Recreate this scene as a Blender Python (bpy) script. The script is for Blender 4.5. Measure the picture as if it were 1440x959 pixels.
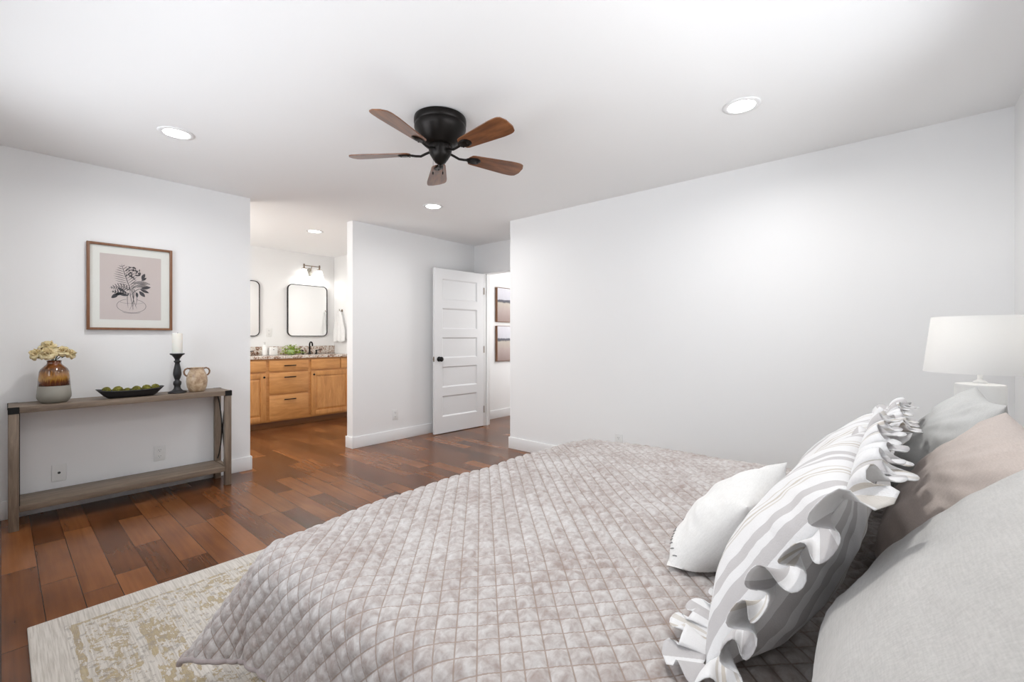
import bpy, bmesh, math, random
import numpy as np
from mathutils import Vector, Matrix, noise
random.seed(7)
for o in list(bpy.data.objects): bpy.data.objects.remove(o)
scene = bpy.context.scene
COL = scene.collection
PI = math.pi

# ------------------------------------------------------------ camera, world, lights, exposure
F_PX, YAW, CAM_H = 625.9, math.radians(41.043), 1.19
cd = bpy.data.cameras.new('camera'); cam = bpy.data.objects.new('camera', cd); COL.objects.link(cam)
cd.sensor_width = 36; cd.lens = F_PX / 1440 * 36; cd.shift_y = -5.2 / 1440; cd.clip_start = .02
cam.location = (0, 0, CAM_H); cam.rotation_euler = (PI / 2, 0, YAW - PI / 2)
scene.camera = cam
vs = scene.view_settings
vs.view_transform = 'Standard'; vs.look = 'None'; vs.gamma = 1; vs.use_curve_mapping = False
vs.exposure = 0.6
world = bpy.data.worlds.new('world'); scene.world = world; world.use_nodes = True
world.node_tree.nodes['Background'].inputs[0].default_value = (.80, .88, 1, 1)
world.node_tree.nodes['Background'].inputs[1].default_value = 1.2

def lamp_light(name, kind, loc, energy, color=(1, 1, 1), size=.1, size_y=None, rot=(0, 0, 0), spread=None, shape=None):
    ld = bpy.data.lights.new(name, kind); o = bpy.data.objects.new(name, ld); COL.objects.link(o)
    ld.energy = energy; ld.color = color; o.location = loc; o.rotation_euler = rot
    if kind == 'AREA':
        ld.size = size
        if size_y: ld.shape = 'RECTANGLE'; ld.size_y = size_y
        elif shape: ld.shape = shape
        if spread: ld.spread = spread
    else: ld.shadow_soft_size = size
    return o
DAY_E = 13; DOWN_E = 6.2
# added light sources: through two added, unseen windows, and inside hall and bathroom
lamp_light('added_window_light', 'AREA', (-.62, 2.1, 1.55), DAY_E, (.93, .965, 1), 1.2, 2.9, (0, -PI / 2, 0))  # area lamp standing in for daylight at the added left window
lamp_light('added_ceiling_fill_left', 'AREA', (-4.0, 2.1, -.45), 130, (.97, .985, 1), 3.0, 8.0, (0, -math.radians(120), 0))  # added lamp outside, aimed up through the left window to lift the ceiling
lamp_light('added_ceiling_fill_back', 'AREA', (1.55, -3.9, .2), 260, (.98, .99, 1), 7.0, 2.6, (math.radians(115), 0, 0))  # added lamp aimed up through the headboard window, brightening ceiling and far walls
lamp_light('added_hall_fill', 'AREA', (5.4, 3.15, 1.6), 14, (1, .99, .98), 1.0, 1.4, (PI / 2, 0, 0))  # added fill lamp, hidden inside the hall
lamp_light('added_bathroom_fill', 'AREA', (.66, 5.5, 1.5), 17, (1, .98, .94), 1.0, 1.2, (0, -PI / 2, 0))  # added fill lamp, out of view near the bathroom's left wall

# ------------------------------------------------------------ node helpers
class N:
    def __init__(s, name):
        s.m = bpy.data.materials.new(name); s.m.use_nodes = True; s.nt = s.m.node_tree
        s.b = s.nt.nodes['Principled BSDF']; s.out = s.nt.nodes['Material Output']
    def n(s, t, **kw):
        x = s.nt.nodes.new(t)
        for k, v in kw.items(): setattr(x, k, v)
        return x
    def l(s, a, b): s.nt.links.new(a, b)
    def val(s, sock, v):
        if hasattr(v, 'is_output') or isinstance(v, bpy.types.NodeSocket): s.l(v, sock)
        else: sock.default_value = v
    def math(s, op, a, b=0.0, c=None, clamp=False):
        x = s.n('ShaderNodeMath', operation=op); x.use_clamp = clamp
        s.val(x.inputs[0], a); s.val(x.inputs[1], b)
        if c is not None: s.val(x.inputs[2], c)
        return x.outputs[0]
    def coord(s, kind='Object'):
        return s.n('ShaderNodeTexCoord').outputs[kind]
    def geo(s): return s.n('ShaderNodeNewGeometry').outputs['Position']
    def sep(s, v):
        x = s.n('ShaderNodeSeparateXYZ'); s.l(v, x.inputs[0]); return x.outputs
    def comb(s, a, b, c=0.0):
        x = s.n('ShaderNodeCombineXYZ'); s.val(x.inputs[0], a); s.val(x.inputs[1], b); s.val(x.inputs[2], c); return x.outputs[0]
    def map(s, v, scale=(1, 1, 1), loc=(0, 0, 0), rot=(0, 0, 0)):
        x = s.n('ShaderNodeMapping'); s.l(v, x.inputs[0]); x.inputs['Scale'].default_value = scale
        x.inputs['Location'].default_value = loc; x.inputs['Rotation'].default_value = rot; return x.outputs[0]
    def noise(s, v, scale, detail=3, rough=.5, dist=0):
        x = s.n('ShaderNodeTexNoise'); s.l(v, x.inputs['Vector']); x.inputs['Scale'].default_value = scale
        x.inputs['Detail'].default_value = detail; x.inputs['Roughness'].default_value = rough; x.inputs['Distortion'].default_value = dist
        return x.outputs['Fac']
    def voro(s, v, scale, feature='F1'):
        x = s.n('ShaderNodeTexVoronoi', feature=feature); s.l(v, x.inputs['Vector']); x.inputs['Scale'].default_value = scale; return x.outputs
    def white(s, v, dim='3D'):
        x = s.n('ShaderNodeTexWhiteNoise', noise_dimensions=dim)
        s.l(v, x.inputs['W' if dim == '1D' else 'Vector']); return x.outputs['Value']
    def ramp(s, f, stops, interp='LINEAR'):
        x = s.n('ShaderNodeValToRGB'); s.val(x.inputs[0], f); r = x.color_ramp; r.interpolation = interp
        r.elements.remove(r.elements[1]); r.elements[0].position = stops[0][0]; r.elements[0].color = (*stops[0][1], 1)
        for p, c in stops[1:]:
            r.elements.new(p).color = (*c, 1)
        return x.outputs[0]
    def mix(s, f, a, b, mode='MIX'):
        x = s.n('ShaderNodeMix', data_type='RGBA', blend_type=mode); s.val(x.inputs[0], f)
        for i, v in ((6, a), (7, b)):
            if isinstance(v, tuple): x.inputs[i].default_value = (*v, 1)
            else: s.l(v, x.inputs[i])
        return x.outputs[2]
    def bump(s, h, strength=.3, dist=.01, normal=None):
        x = s.n('ShaderNodeBump'); s.l(h, x.inputs['Height']); x.inputs['Strength'].default_value = strength
        x.inputs['Distance'].default_value = dist
        if normal is not None: s.l(normal, x.inputs['Normal'])
        return x.outputs[0]
    def set(s, **kw):
        names = dict(color='Base Color', rough='Roughness', metal='Metallic', normal='Normal', spec='Specular IOR Level',
                     sheen='Sheen Weight', sheen_rough='Sheen Roughness', coat='Coat Weight', coat_rough='Coat Roughness',
                     sss='Subsurface Weight', emit='Emission Color', emit_s='Emission Strength', trans='Transmission Weight', ior='IOR')
        for k, v in kw.items():
            sk = s.b.inputs[names[k]]
            if isinstance(v, tuple): sk.default_value = (*v, 1)
            else: s.val(sk, v)
        return s.m

def plain(name, color, rough=.5, metal=0, **kw):
    return N(name).set(color=color, rough=rough, metal=metal, **kw)

def m_paint(name, c, rough=.55, tex=.06):
    t = N(name); p = t.geo(); h = t.noise(p, 90, 3)
    return t.set(color=c, rough=rough, normal=t.bump(h, tex, .004))
M_WALL = m_paint('wall_paint', (.86, .86, .86))
M_CEIL = m_paint('ceiling_paint', (.90, .90, .90), .7)
M_TRIM = plain('trim_paint', (.84, .84, .84), .35)
M_DOOR = plain('door_paint', (.83, .83, .835), .38)

def m_floor():
    t = N('reddish_brown_plank_floor'); p = t.geo(); X, Y, Z = t.sep(p)
    W = .125
    r = t.math('DIVIDE', X, W); row = t.math('FLOOR', r); fr = t.math('SUBTRACT', r, row)
    rr = t.white(row, '1D')
    L = t.math('ADD', t.math('MULTIPLY', rr, .5), .55)
    q = t.math('ADD', t.math('DIVIDE', Y, L), t.math('MULTIPLY', rr, 13.7))
    idn = t.math('FLOOR', q); fq = t.math('SUBTRACT', q, idn)
    pid = t.comb(row, idn, 3.0); rnd = t.white(pid)
    pid2 = t.comb(row, idn, 11.0); rnd2 = t.white(pid2)
    e1 = t.math('MINIMUM', fr, t.math('SUBTRACT', 1.0, fr)); e1 = t.math('MULTIPLY', e1, W)
    e2 = t.math('MINIMUM', fq, t.math('SUBTRACT', 1.0, fq)); e2 = t.math('MULTIPLY', e2, L)
    e = t.math('MINIMUM', e1, e2)
    gap = t.math('LESS_THAN', e, .0014)
    gv = t.comb(t.math('MULTIPLY', X, 55), t.math('MULTIPLY', Y, 2.4), t.math('MULTIPLY', rnd, 40))
    g = t.noise(gv, 1.0, 3, .5, .1)
    blot = t.noise(t.comb(t.math('MULTIPLY', X, 5), t.math('MULTIPLY', Y, 2), t.math('MULTIPLY', rnd, 9)), 1.0, 3, .5)
    f = t.math('ADD', t.math('MULTIPLY', rnd, .30), t.math('ADD', t.math('MULTIPLY', g, .24), t.math('MULTIPLY', blot, .46)))
    c = t.ramp(f, [(.24, (.055, .020, .008)), (.48, (.155, .055, .019)), (.64, (.235, .087, .029)), (.85, (.33, .132, .050))])
    c = t.mix(t.math('MULTIPLY', t.math('GREATER_THAN', rnd2, .82), .30), c, (.070, .036, .020))
    c = t.mix(gap, c, (.012, .006, .004))
    hs = t.noise(t.comb(t.math('MULTIPLY', X, 22), t.math('MULTIPLY', Y, 2.5), rnd), 1.0, 2)
    gm = t.math('MULTIPLY', t.math('MINIMUM', e, .003), 60)
    h = t.math('ADD', t.math('MULTIPLY', hs, .18), gm)
    rg = t.math('ADD', t.math('MULTIPLY', g, .08), .20)
    return t.set(color=c, rough=rg, normal=t.bump(h, .12, .002), spec=.45)
M_FLOOR = m_floor()

def m_wood(name, stops, axis=0, scale=1, rough=.5, stretch=14, bump=.1, coat=0):
    t = N(name); p = t.coord(); s = [stretch * 1.0] * 3; s[axis] = 1.3
    v = t.map(p, tuple(x * scale for x in s)); g = t.noise(v, 2.2, 6, .62, .8)
    v2 = t.map(p, tuple(x * scale * 6 for x in s)); g2 = t.noise(v2, 2.0, 3, .5)
    f = t.math('ADD', t.math('MULTIPLY', g, .8), t.math('MULTIPLY', g2, .2))
    return t.set(color=t.ramp(f, stops), rough=rough, normal=t.bump(g2, bump, .002), coat=coat)
GREY_OAK = [(.3, (.105, .074, .053)), (.5, (.185, .138, .100)), (.7, (.27, .21, .157))]
M_OAK_X = m_wood('weathered_oak_board', GREY_OAK, 0)
M_OAK_Z = m_wood('weathered_oak_post', GREY_OAK, 2)
M_OAK_Y = m_wood('weathered_oak_rail', GREY_OAK, 1)
MAPLE = [(.3, (.47, .21, .065)), (.5, (.60, .285, .095)), (.7, (.70, .36, .13))]
M_MAPLE_X = m_wood('honey_maple_rail', MAPLE, 0, rough=.32, stretch=9)
M_MAPLE_Z = m_wood('honey_maple_panel', MAPLE, 2, rough=.32, stretch=9)
M_MAPLE_TOE = m_wood('toe_kick_wood', [(.3, (.20, .085, .03)), (.7, (.28, .125, .05))], 0, rough=.4)
M_FRAME = m_wood('walnut_picture_frame', [(.3, (.16, .065, .028)), (.7, (.27, .125, .06))], 2, rough=.45)
M_BLADE = m_wood('fan_blade_walnut', [(.3, (.055, .018, .008)), (.5, (.17, .062, .022)), (.68, (.27, .11, .042))], 0, rough=.33, stretch=10, coat=.3)
M_BRONZE = plain('dark_bronze_metal', (.012, .010, .009), .38, .75)
M_BLACK = plain('black_iron', (.012, .012, .012), .45, .5)
M_BLACKWOOD = plain('black_painted_wood', (.011, .011, .013), .5)
M_KNOBM = plain('matte_black_hardware', (.010, .010, .010), .35, .6)
M_PULL = plain('antique_bronze_pull', (.03, .015, .009), .45, .5)
M_NICKEL = plain('brushed_bronze_light', (.28, .22, .17), .35, .9)
M_PLATE = plain('white_plastic', (.80, .80, .79), .35)
M_SLOT = plain('dark_slot', (.03, .03, .03), .6)
M_MIRROR = plain('mirror_silver', (.92, .93, .93), .015, 1)
def m_glass():
    t = N('clear_glazing'); tr = t.n('ShaderNodeBsdfTransparent'); gl = t.n('ShaderNodeBsdfGlossy'); gl.inputs['Roughness'].default_value = .03
    fr = t.n('ShaderNodeFresnel'); fr.inputs[0].default_value = 1.2; mx = t.n('ShaderNodeMixShader')
    t.l(fr.outputs[0], mx.inputs[0]); t.l(tr.outputs[0], mx.inputs[1]); t.l(gl.outputs[0], mx.inputs[2]); t.l(mx.outputs[0], t.out.inputs[0])
    return t.m
M_GLASS = m_glass()
def m_emit(name, c, s):
    t = N(name); return t.set(color=(.9, .9, .9), emit=c, emit_s=s)
M_LENS = m_emit('lit_downlight_lens', (1, .99, .97), 14)
M_SHADE_LIT = m_emit('lit_frosted_glass', (1, .97, .92), 1.3)

def m_fabric(name, c1, c2=None, weave=420, rough=.9, bumps=.25, mot=0.3, nscale=14, sheen=.15, big=6):
    t = N(name); p = t.coord(); c2 = c2 or tuple(x * .86 for x in c1)
    n1 = t.noise(p, nscale, 5, .6); n3 = t.noise(t.map(p, (1, .12, 1)), weave, 2); n4 = t.noise(t.map(p, (.12, 1, 1)), weave, 2)
    w = t.math('ADD', t.math('MULTIPLY', n3, .5), t.math('MULTIPLY', n4, .5))
    f = t.math('ADD', t.math('MULTIPLY', n1, mot), t.math('MULTIPLY', w, 1 - mot))
    col = t.ramp(f, [(.32, c2), (.62, c1)])
    h = t.math('ADD', t.math('MULTIPLY', w, .35), t.noise(p, big * 4, 3))
    return t.set(color=col, rough=rough, normal=t.bump(h, bumps, .003), sheen=sheen)
M_LINEN_GREY = m_fabric('light_grey_linen', (.56, .545, .525), (.44, .43, .415))
M_LINEN_GREY2 = m_fabric('cool_grey_linen', (.60, .60, .585), (.50, .50, .49))
M_LINEN_PINK = m_fabric('pinkish_beige_linen', (.60, .52, .475), (.49, .42, .38))
M_WHITE_COT = m_fabric('white_slub_cotton', (.80, .79, .77), (.70, .69, .67), 260)
M_SHEET = m_fabric('white_bed_linen', (.78, .78, .77))
M_TOWEL = m_fabric('white_towel_terry', (.86, .86, .86), (.76, .76, .76), 200, bumps=.6)
M_THREAD = plain('grey_thread', (.16, .16, .16), .8)

def m_stripe():
    # stripe coordinate is carried in UV.x (metres along the cloth width)
    t = N('striped_ticking_cotton'); uv = t.n('ShaderNodeUVMap').outputs[0]; U, V, _ = t.sep(uv)
    per = .27; f = t.math('FRACT', t.math('DIVIDE', U, per))
    white = (.80, .795, .80); grey = (.52, .50, .505); tan = (.56, .51, .45); thin = (.62, .585, .54)
    c = t.ramp(f, [(0, white), (.09, grey), (.205, white), (.30, grey), (.42, white), (.66, thin), (.695, white), (.735, tan), (.775, white), (.84, thin), (.87, white)], 'CONSTANT')
    p = t.coord(); n3 = t.noise(p, 320, 2)
    c = t.mix(t.math('MULTIPLY', n3, .30), c, (.62, .60, .57))
    return t.set(color=c, rough=.88, normal=t.bump(t.math('ADD', n3, t.noise(p, 30, 3)), .22, .003), sheen=.1)
M_STRIPE = m_stripe()

def m_quilt():
    t = N('mottled_velvet_quilt'); p = t.n('ShaderNodeUVMap').outputs[0]
    n1 = t.noise(p, 42, 4, .6, .4); n2 = t.noise(p, 5.5, 3, .55)
    f = t.math('ADD', t.math('MULTIPLY', n1, .66), t.math('MULTIPLY', n2, .34))
    c = t.ramp(f, [(.34, (.325, .262, .235)), (.46, (.420, .372, .352)), (.57, (.525, .493, .476)), (.70, (.615, .595, .582))])
    X, Y, Z = t.sep(p); S = .046 * math.sqrt(2)
    a = t.math('FRACT', t.math('DIVIDE', t.math('ADD', X, Y), S)); b = t.math('FRACT', t.math('DIVIDE', t.math('SUBTRACT', X, Y), S))
    da = t.math('ABSOLUTE', t.math('SUBTRACT', a, .5)); db = t.math('ABSOLUTE', t.math('SUBTRACT', b, .5))
    d = t.math('SUBTRACT', .5, t.math('MAXIMUM', da, db))           # distance to a stitch line
    st = t.math('LESS_THAN', d, .036)
    c = t.mix(t.math('MULTIPLY', st, .75), c, (.31, .23, .185))  # stitch lines, with the groove shade painted into their brown
    wr = t.noise(p, 60, 3, .5, .8)
    return t.set(color=c, rough=.78, normal=t.bump(wr, .12, .004), sheen=.2, sheen_rough=.4)
M_QUILT = m_quilt()
M_BINDING = m_fabric('quilt_binding', (.42, .36, .35), (.34, .29, .28))

def m_rug():
    t = N('distressed_ivory_gold_rug'); p = t.geo(); X, Y, Z = t.sep(p)
    dx = t.math('SUBTRACT', X, .07); dy = t.math('SUBTRACT', 2.67, Y); d = t.math('MINIMUM', dx, dy)
    wob = t.math('MULTIPLY', t.math('SUBTRACT', t.noise(p, 9, 3), .5), .03)
    dd = t.math('ADD', d, wob)
    def band(a, b):
        return t.math('MULTIPLY', t.math('GREATER_THAN', dd, a), t.math('LESS_THAN', dd, b))
    n = t.noise(p, 26, 6, .72, .4); n2 = t.noise(t.map(p, (1, .35, 1)), 60, 4, .7); blk = t.voro(t.map(p, (1, 1.2, 1)), 9)
    ero = t.noise(p, 3.2, 3, .6); streak = t.noise(t.map(p, (1, .04, 1)), 170, 2)
    base = t.ramp(streak, [(.35, (.46, .42, .37)), (.6, (.62, .58, .53))])
    # gold motifs: solid bands and broken blocks
    solid = t.math('ADD', band(.30, .40), t.math('ADD', band(.115, .135), band(.52, .535)), clamp=True)
    motif = t.math('MULTIPLY', band(.15, .27), t.math('GREATER_THAN', n, .50))
    field = t.math('MULTIPLY', t.math('GREATER_THAN', dd, .42), t.math('GREATER_THAN', n, .54))
    er = t.math('GREATER_THAN', t.math('ADD', t.math('MULTIPLY', n2, .65), t.math('MULTIPLY', ero, .35)), .47)
    gsel = t.math('ADD', solid, t.math('ADD', motif, field), clamp=True)
    gmask = t.math('MULTIPLY', gsel, t.math('MULTIPLY', er, .72))
    gold = t.ramp(n2, [(.35, (.22, .145, .055)), (.65, (.40, .30, .13))])
    c = t.mix(gmask, base, gold)
    gr = t.math('MULTIPLY', t.math('GREATER_THAN', t.noise(p, 30, 5, .75), .57), t.math('GREATER_THAN', dd, .10))
    c = t.mix(t.math('MULTIPLY', gr, .55), c, (.27, .24, .215))
    hb = t.math('ADD', streak, n2)
    return t.set(color=c, rough=.95, normal=t.bump(hb, .5, .004), sheen=.15)
M_RUG = m_rug()

def m_granite():
    t = N('speckled_granite'); p = t.geo(); v = t.voro(p, 30); n = t.noise(p, 34, 5, .75, 1.0); n2 = t.noise(p, 12, 3, .6)
    f = t.math('ADD', t.math('MULTIPLY', n, .65), t.math('MULTIPLY', n2, .35))
    c = t.ramp(f, [(.38, (.04, .022, .016)), (.435, (.22, .10, .06)), (.475, (.44, .31, .23)), (.51, (.72, .66, .60)), (.57, (.80, .77, .73)), (.60, (.28, .16, .11)), (.64, (.74, .70, .66))])
    return t.set(color=c, rough=.12)
M_GRANITE = m_granite()

# ------------------------------------------------------------ mesh helpers
def link(name, me, mat=None, parent=None, smooth=False):
    o = bpy.data.objects.new(name, me); COL.objects.link(o)
    if mat:
        for m_ in (mat if isinstance(mat, (list, tuple)) else [mat]): me.materials.append(m_)
    if parent: o.parent = parent
    if smooth:
        me.polygons.foreach_set('use_smooth', [True] * len(me.polygons))
    return o
def mk(name, bm, mat=None, parent=None, smooth=False, sharp=None):
    bmesh.ops.recalc_face_normals(bm, faces=bm.faces)
    if sharp is not None:
        for e in bm.edges:
            if len(e.link_faces) == 2 and e.calc_face_angle(0) > sharp: e.smooth = False
        smooth = True
    me = bpy.data.meshes.new(name); bm.to_mesh(me); bm.free()
    return link(name, me, mat, parent, smooth)
def box(bm, lo, hi, bev=0, seg=2, mat=0):
    lo = Vector(lo); hi = Vector(hi)
    r = bmesh.ops.create_cube(bm, size=1); vs_ = r['verts']
    for v in vs_: v.co = Vector(((v.co.x + .5) * (hi.x - lo.x) + lo.x, (v.co.y + .5) * (hi.y - lo.y) + lo.y, (v.co.z + .5) * (hi.z - lo.z) + lo.z))
    fs = set(f for v in vs_ for f in v.link_faces)
    for f in fs: f.material_index = mat
    if bev:
        es = list(set(e for v in vs_ for e in v.link_edges))
        bmesh.ops.bevel(bm, geom=es, offset=bev, segments=seg, affect='EDGES', profile=.5)
    return vs_
def xbox(name, lo, hi, mat, parent=None, bev=0, seg=2):
    bm = bmesh.new(); box(bm, lo, hi, bev, seg); return mk(name, bm, mat, parent, sharp=.6 if bev else None)
def lathe(bm, prof, n=40, c=(0, 0, 0), axis='Z', closed=False):
    rings = []
    for r, z in prof:
        ring = []
        for i in range(n):
            a = 2 * PI * i / n; p = (r * math.cos(a), r * math.sin(a), z)
            if axis == 'Y': p = (p[0], p[2], p[1])
            if axis == 'X': p = (p[2], p[0], p[1])
            ring.append(bm.verts.new(Vector(p) + Vector(c)))
        rings.append(ring)
    for a, b in zip(rings, rings[1:] + ([rings[0]] if closed else [])):
        for i in range(n):
            bm.faces.new((a[i], a[(i + 1) % n], b[(i + 1) % n], b[i]))
    if not closed:
        for ring in (rings[0], rings[-1]):
            if (ring[0].co - ring[n // 2].co).length > 1e-5: bm.faces.new(ring)
    return rings
def tube(bm, pts, r, n=10, caps=True, radii=None):
    pts = [Vector(p) for p in pts]; rings = []; up = Vector((0, 0, 1)); prev = None
    for i, p in enumerate(pts):
        d = (pts[min(i + 1, len(pts) - 1)] - pts[max(i - 1, 0)]).normalized()
        if prev is None:
            u = d.cross(up if abs(d.dot(up)) < .95 else Vector((1, 0, 0))).normalized()
        else: u = (prev - d * prev.dot(d)).normalized()
        prev = u; w = d.cross(u); rr = radii[i] if radii else r
        rings.append([bm.verts.new(p + (u * math.cos(2 * PI * k / n) + w * math.sin(2 * PI * k / n)) * rr) for k in range(n)])
    for a, b in zip(rings, rings[1:]):
        for k in range(n): bm.faces.new((a[k], a[(k + 1) % n], b[(k + 1) % n], b[k]))
    if caps: bm.faces.new(rings[0]); bm.faces.new(rings[-1][::-1])
def empty(name, loc=(0, 0, 0), rz=0):
    o = bpy.data.objects.new(name, None); COL.objects.link(o); o.location = loc; o.rotation_euler = (0, 0, rz); o.empty_display_size = .1
    return o
def tag(o, label, cat, group=None, kind=None):
    o['label'] = label; o['category'] = cat
    if group: o['group'] = group
    if kind: o['kind'] = kind
    return o
def struct(o): o['kind'] = 'structure'; return o
def copy_tree(o, parent=None):
    c = o.copy(); COL.objects.link(c); c.parent = parent
    if parent is None: pass
    for ch in [x for x in bpy.data.objects if x.parent == o]:
        k = copy_tree(ch, c)
    return c

# ------------------------------------------------------------ the room
XL, XR, YB, YL, XC, CH = -.45, 3.597, -.47, 4.407, 4.269, 2.44
XA, XB, YD = 1.4735, 2.4686, 3.158
BX, BY = 3.43, 6.68
def wall(name, *boxes):
    bm = bmesh.new()
    for lo, hi in boxes: box(bm, lo, hi)
    return struct(mk(name, bm, M_WALL))
struct(xbox('floor', (-.6, -.6, -.06), (6.7, 6.9, 0), M_FLOOR))
struct(xbox('ceiling', (-.6, -.6, CH), (6.7, 6.9, CH + .08), M_CEIL))
wall('wall_back', ((XL - .12, YB - .12, 0), (.55, YB, CH)), ((2.55, YB - .12, 0), (XR + .1, YB, CH)), ((.55, YB - .12, 0), (2.55, YB, 1.35)), ((.55, YB - .12, 2.2), (2.55, YB, CH)))
wall('wall_right', ((XR, YB, 0), (XR + .11, YD, CH)), ((XR + .11, YD - .11, 0), (XC + .11, YD, CH)))
wall('wall_entry', ((XC, YD, 0), (XC + .11, 3.40, CH)), ((XC, 4.235, 0), (XC + .11, YL, CH)), ((XC, 3.40, 2.06), (XC + .11, 4.235, CH)))
wall('wall_left', ((XL - .12, YL, 0), (XA, YL + .115, CH)))
wall('wall_partition', ((XB, YL, 0), (XC + .11, YL + .115, CH)))
wall('wall_window', ((XL - .12, YB, 0), (XL, .6, CH)), ((XL - .12, 3.6, 0), (XL, YL, CH)), ((XL - .12, .6, 0), (XL, 3.6, .90)), ((XL - .12, .6, 2.2), (XL, 3.6, CH)))
wall('wall_bath_back', ((.5, BY, 0), (BX + .1, BY + .1, CH)))
wall('wall_bath_right', ((BX, YL + .115, 0), (BX + .1, BY, CH)))
wall('wall_bath_left', ((.5, YL + .115, 0), (.6, BY, CH)))
wall('wall_hall_left', ((XC + .11, 4.48, 0), (6.6, 4.58, CH)))
wall('wall_hall_end', ((6.5, YD - .11, 0), (6.6, 4.48, CH)))
wall('wall_hall_right', ((XC + .11, 2.95, 0), (6.6, 3.05, CH)))

# baseboards: profile extruded along a run
def base_run(name, segs):
    bm = bmesh.new()
    for lo, hi in segs: box(bm, (lo[0], lo[1], 0), (hi[0], hi[1], .122), .004, 2)
    return struct(mk(name, bm, M_TRIM, sharp=.6))
T = .014
base_run('baseboard_left', [((XL, YL - T), (XA, YL)), ((XA, YL - T), (XA + T, YL + .115 + T))])
base_run('baseboard_partition', [((XB, YL - T), (XC, YL)), ((XB - T, YL - T), (XB, YL + .115 + T))])
base_run('baseboard_entry', [((XC - T, 4.262), (XC, YL - T)), ((XC - T, YD), (XC, 3.37))])
base_run('baseboard_right', [((XR - T, YB), (XR, YD + T)), ((XR, YD), (XC - T, YD + T))])
base_run('baseboard_window', [((XL, YB + T), (XL + T, YL - T))])
base_run('baseboard_back', [((XL, YB), (XR - T, YB + T))])
base_run('baseboard_hall', [((XC + .125, 4.48 - T), (6.5, 4.48))])
base_run('baseboard_bath', [((BX - T, YL + .13), (BX, 6.12))])

# door frame (jamb liner) and door
def door_frame():
    bm = bmesh.new()
    box(bm, (XC - .006, 4.217, 0), (XC + .116, 4.236, 2.062), .002)
    box(bm, (XC - .006, 3.398, 0), (XC + .116, 3.417, 2.062), .002)
    box(bm, (XC - .006, 3.417, 2.043), (XC + .116, 4.217, 2.062), .002)
    box(bm, (XC + .045, 4.205, 0), (XC + .08, 4.217, 2.043)); box(bm, (XC + .045, 3.417, 0), (XC + .08, 3.429, 2.043))
    struct(mk('trim_1', bm, M_TRIM, sharp=.6))
door_frame()
def make_door():
    W, H, TH = .795, 2.03, .035
    bm = bmesh.new(); st = .115; rails = [0, .20]; n = 5; gap = .105; ph = (H - .20 - .125 - gap * (n - 1)) / n
    # slab local: x 0 (hinge) .. -W (leading), y thickness, z
    def ring(x0, x1, z0, z1): box(bm, (x0, -TH / 2, z0), (x1, TH / 2, z1))
    ring(-st, 0, 0, H); ring(-W, -W + st, 0, H); z = .20; ring(-W + st, -st, 0, .20)
    for i in range(n):
        x0, x1, z0, z1 = -W + st, -st, z, z + ph
        for sgn in (-1, 1):
            yo = sgn * TH / 2; yi = sgn * (TH / 2 - .013); m = .016
            o_ = [(x0, yo, z0), (x1, yo, z0), (x1, yo, z1), (x0, yo, z1)]
            i_ = [(x0 + m, yi, z0 + m), (x1 - m, yi, z0 + m), (x1 - m, yi, z1 - m), (x0 + m, yi, z1 - m)]
            ov = [bm.verts.new(p) for p in o_]; iv = [bm.verts.new(p) for p in i_]
            for k in range(4): bm.faces.new((ov[k], ov[(k + 1) % 4], iv[(k + 1) % 4], iv[k]))
            bm.faces.new(iv)
        z += ph
        top = gap if i < n - 1 else .125
        ring(-W + st, -st, z, z + top); z += top
    me = bpy.data.meshes.new('door_1'); bmesh.ops.recalc_face_normals(bm, faces=bm.faces); bm.to_mesh(me); bm.free()
    d = struct(link('door_1', me, M_DOOR)); d.location = (4.253, 4.224, .008); d.rotation_euler = (0, 0, -math.radians(3.6))
    for sgn in (-1, 1):
        bm = bmesh.new()
        lathe(bm, [(.0, 0), (.031, 0), (.031, .006), (.012, .010), (.010, .028), (.020, .034), (.029, .044), (.030, .054), (.022, .064), (.0, .067)], 28, axis='Y')
        k = mk('door_knob', bm, M_KNOBM, d, smooth=True); k.location = (-W + .065, sgn * TH / 2, .915)
        if sgn < 0: k.scale = (1, -1, 1)
    bm = bmesh.new(); box(bm, (-W - .0015, -.012, .885), (-W + .001, .012, .945), .001); box(bm, (-W - .008, -.006, .905), (-W, .006, .925), .002)
    mk('latch_plate', bm, M_NICKEL, d)
    for hz in (.22, 1.02, 1.80):
        bm = bmesh.new(); tube(bm, [(.004, -TH / 2 - .004, hz - .045), (.004, -TH / 2 - .004, hz + .045)], .006, 10); box(bm, (-.0, -TH / 2 - .001, hz - .04), (.003, TH / 2, hz + .04))
        mk('hinge', bm, M_NICKEL, d)
make_door()

# unseen windows, added to bring daylight in from the left and behind the headboard
def make_window(name, loc, rz, half, H):
    w = struct(empty(name, loc, rz))
    bm = bmesh.new()
    y0, y1, z0, z1 = -half, half, 0, H
    for lo, hi in (((-.1, y0, z0), (-.03, y0 + .05, z1)), ((-.1, y1 - .05, z0), (-.03, y1, z1)), ((-.1, y0, z0), (-.03, y1, z0 + .05)), ((-.1, y0, z1 - .05), (-.03, y1, z1)), ((-.09, -.025, z0), (-.04, .025, z1))):
        box(bm, lo, hi, .003)
    mk('window_frame', bm, M_TRIM, w, sharp=.6)
    bm = bmesh.new(); box(bm, (-.115, y0, .001), (.03, y1, .012), .004); mk('window_sill', bm, M_TRIM, w, sharp=.6)
    bm = bmesh.new(); box(bm, (-.067, y0 + .04, z0 + .04), (-.063, y1 - .04, z1 - .04)); mk('window_glass', bm, M_GLASS, w)
make_window('added_window_1', (XL, 2.1, .90), 0, 1.5, 1.3)  # added in the unseen left wall as a daylight source
make_window('added_window_2', (1.55, YB, 1.35), PI / 2, 1.0, .85)  # added above the bed head, out of view, to light ceiling and walls

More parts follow.
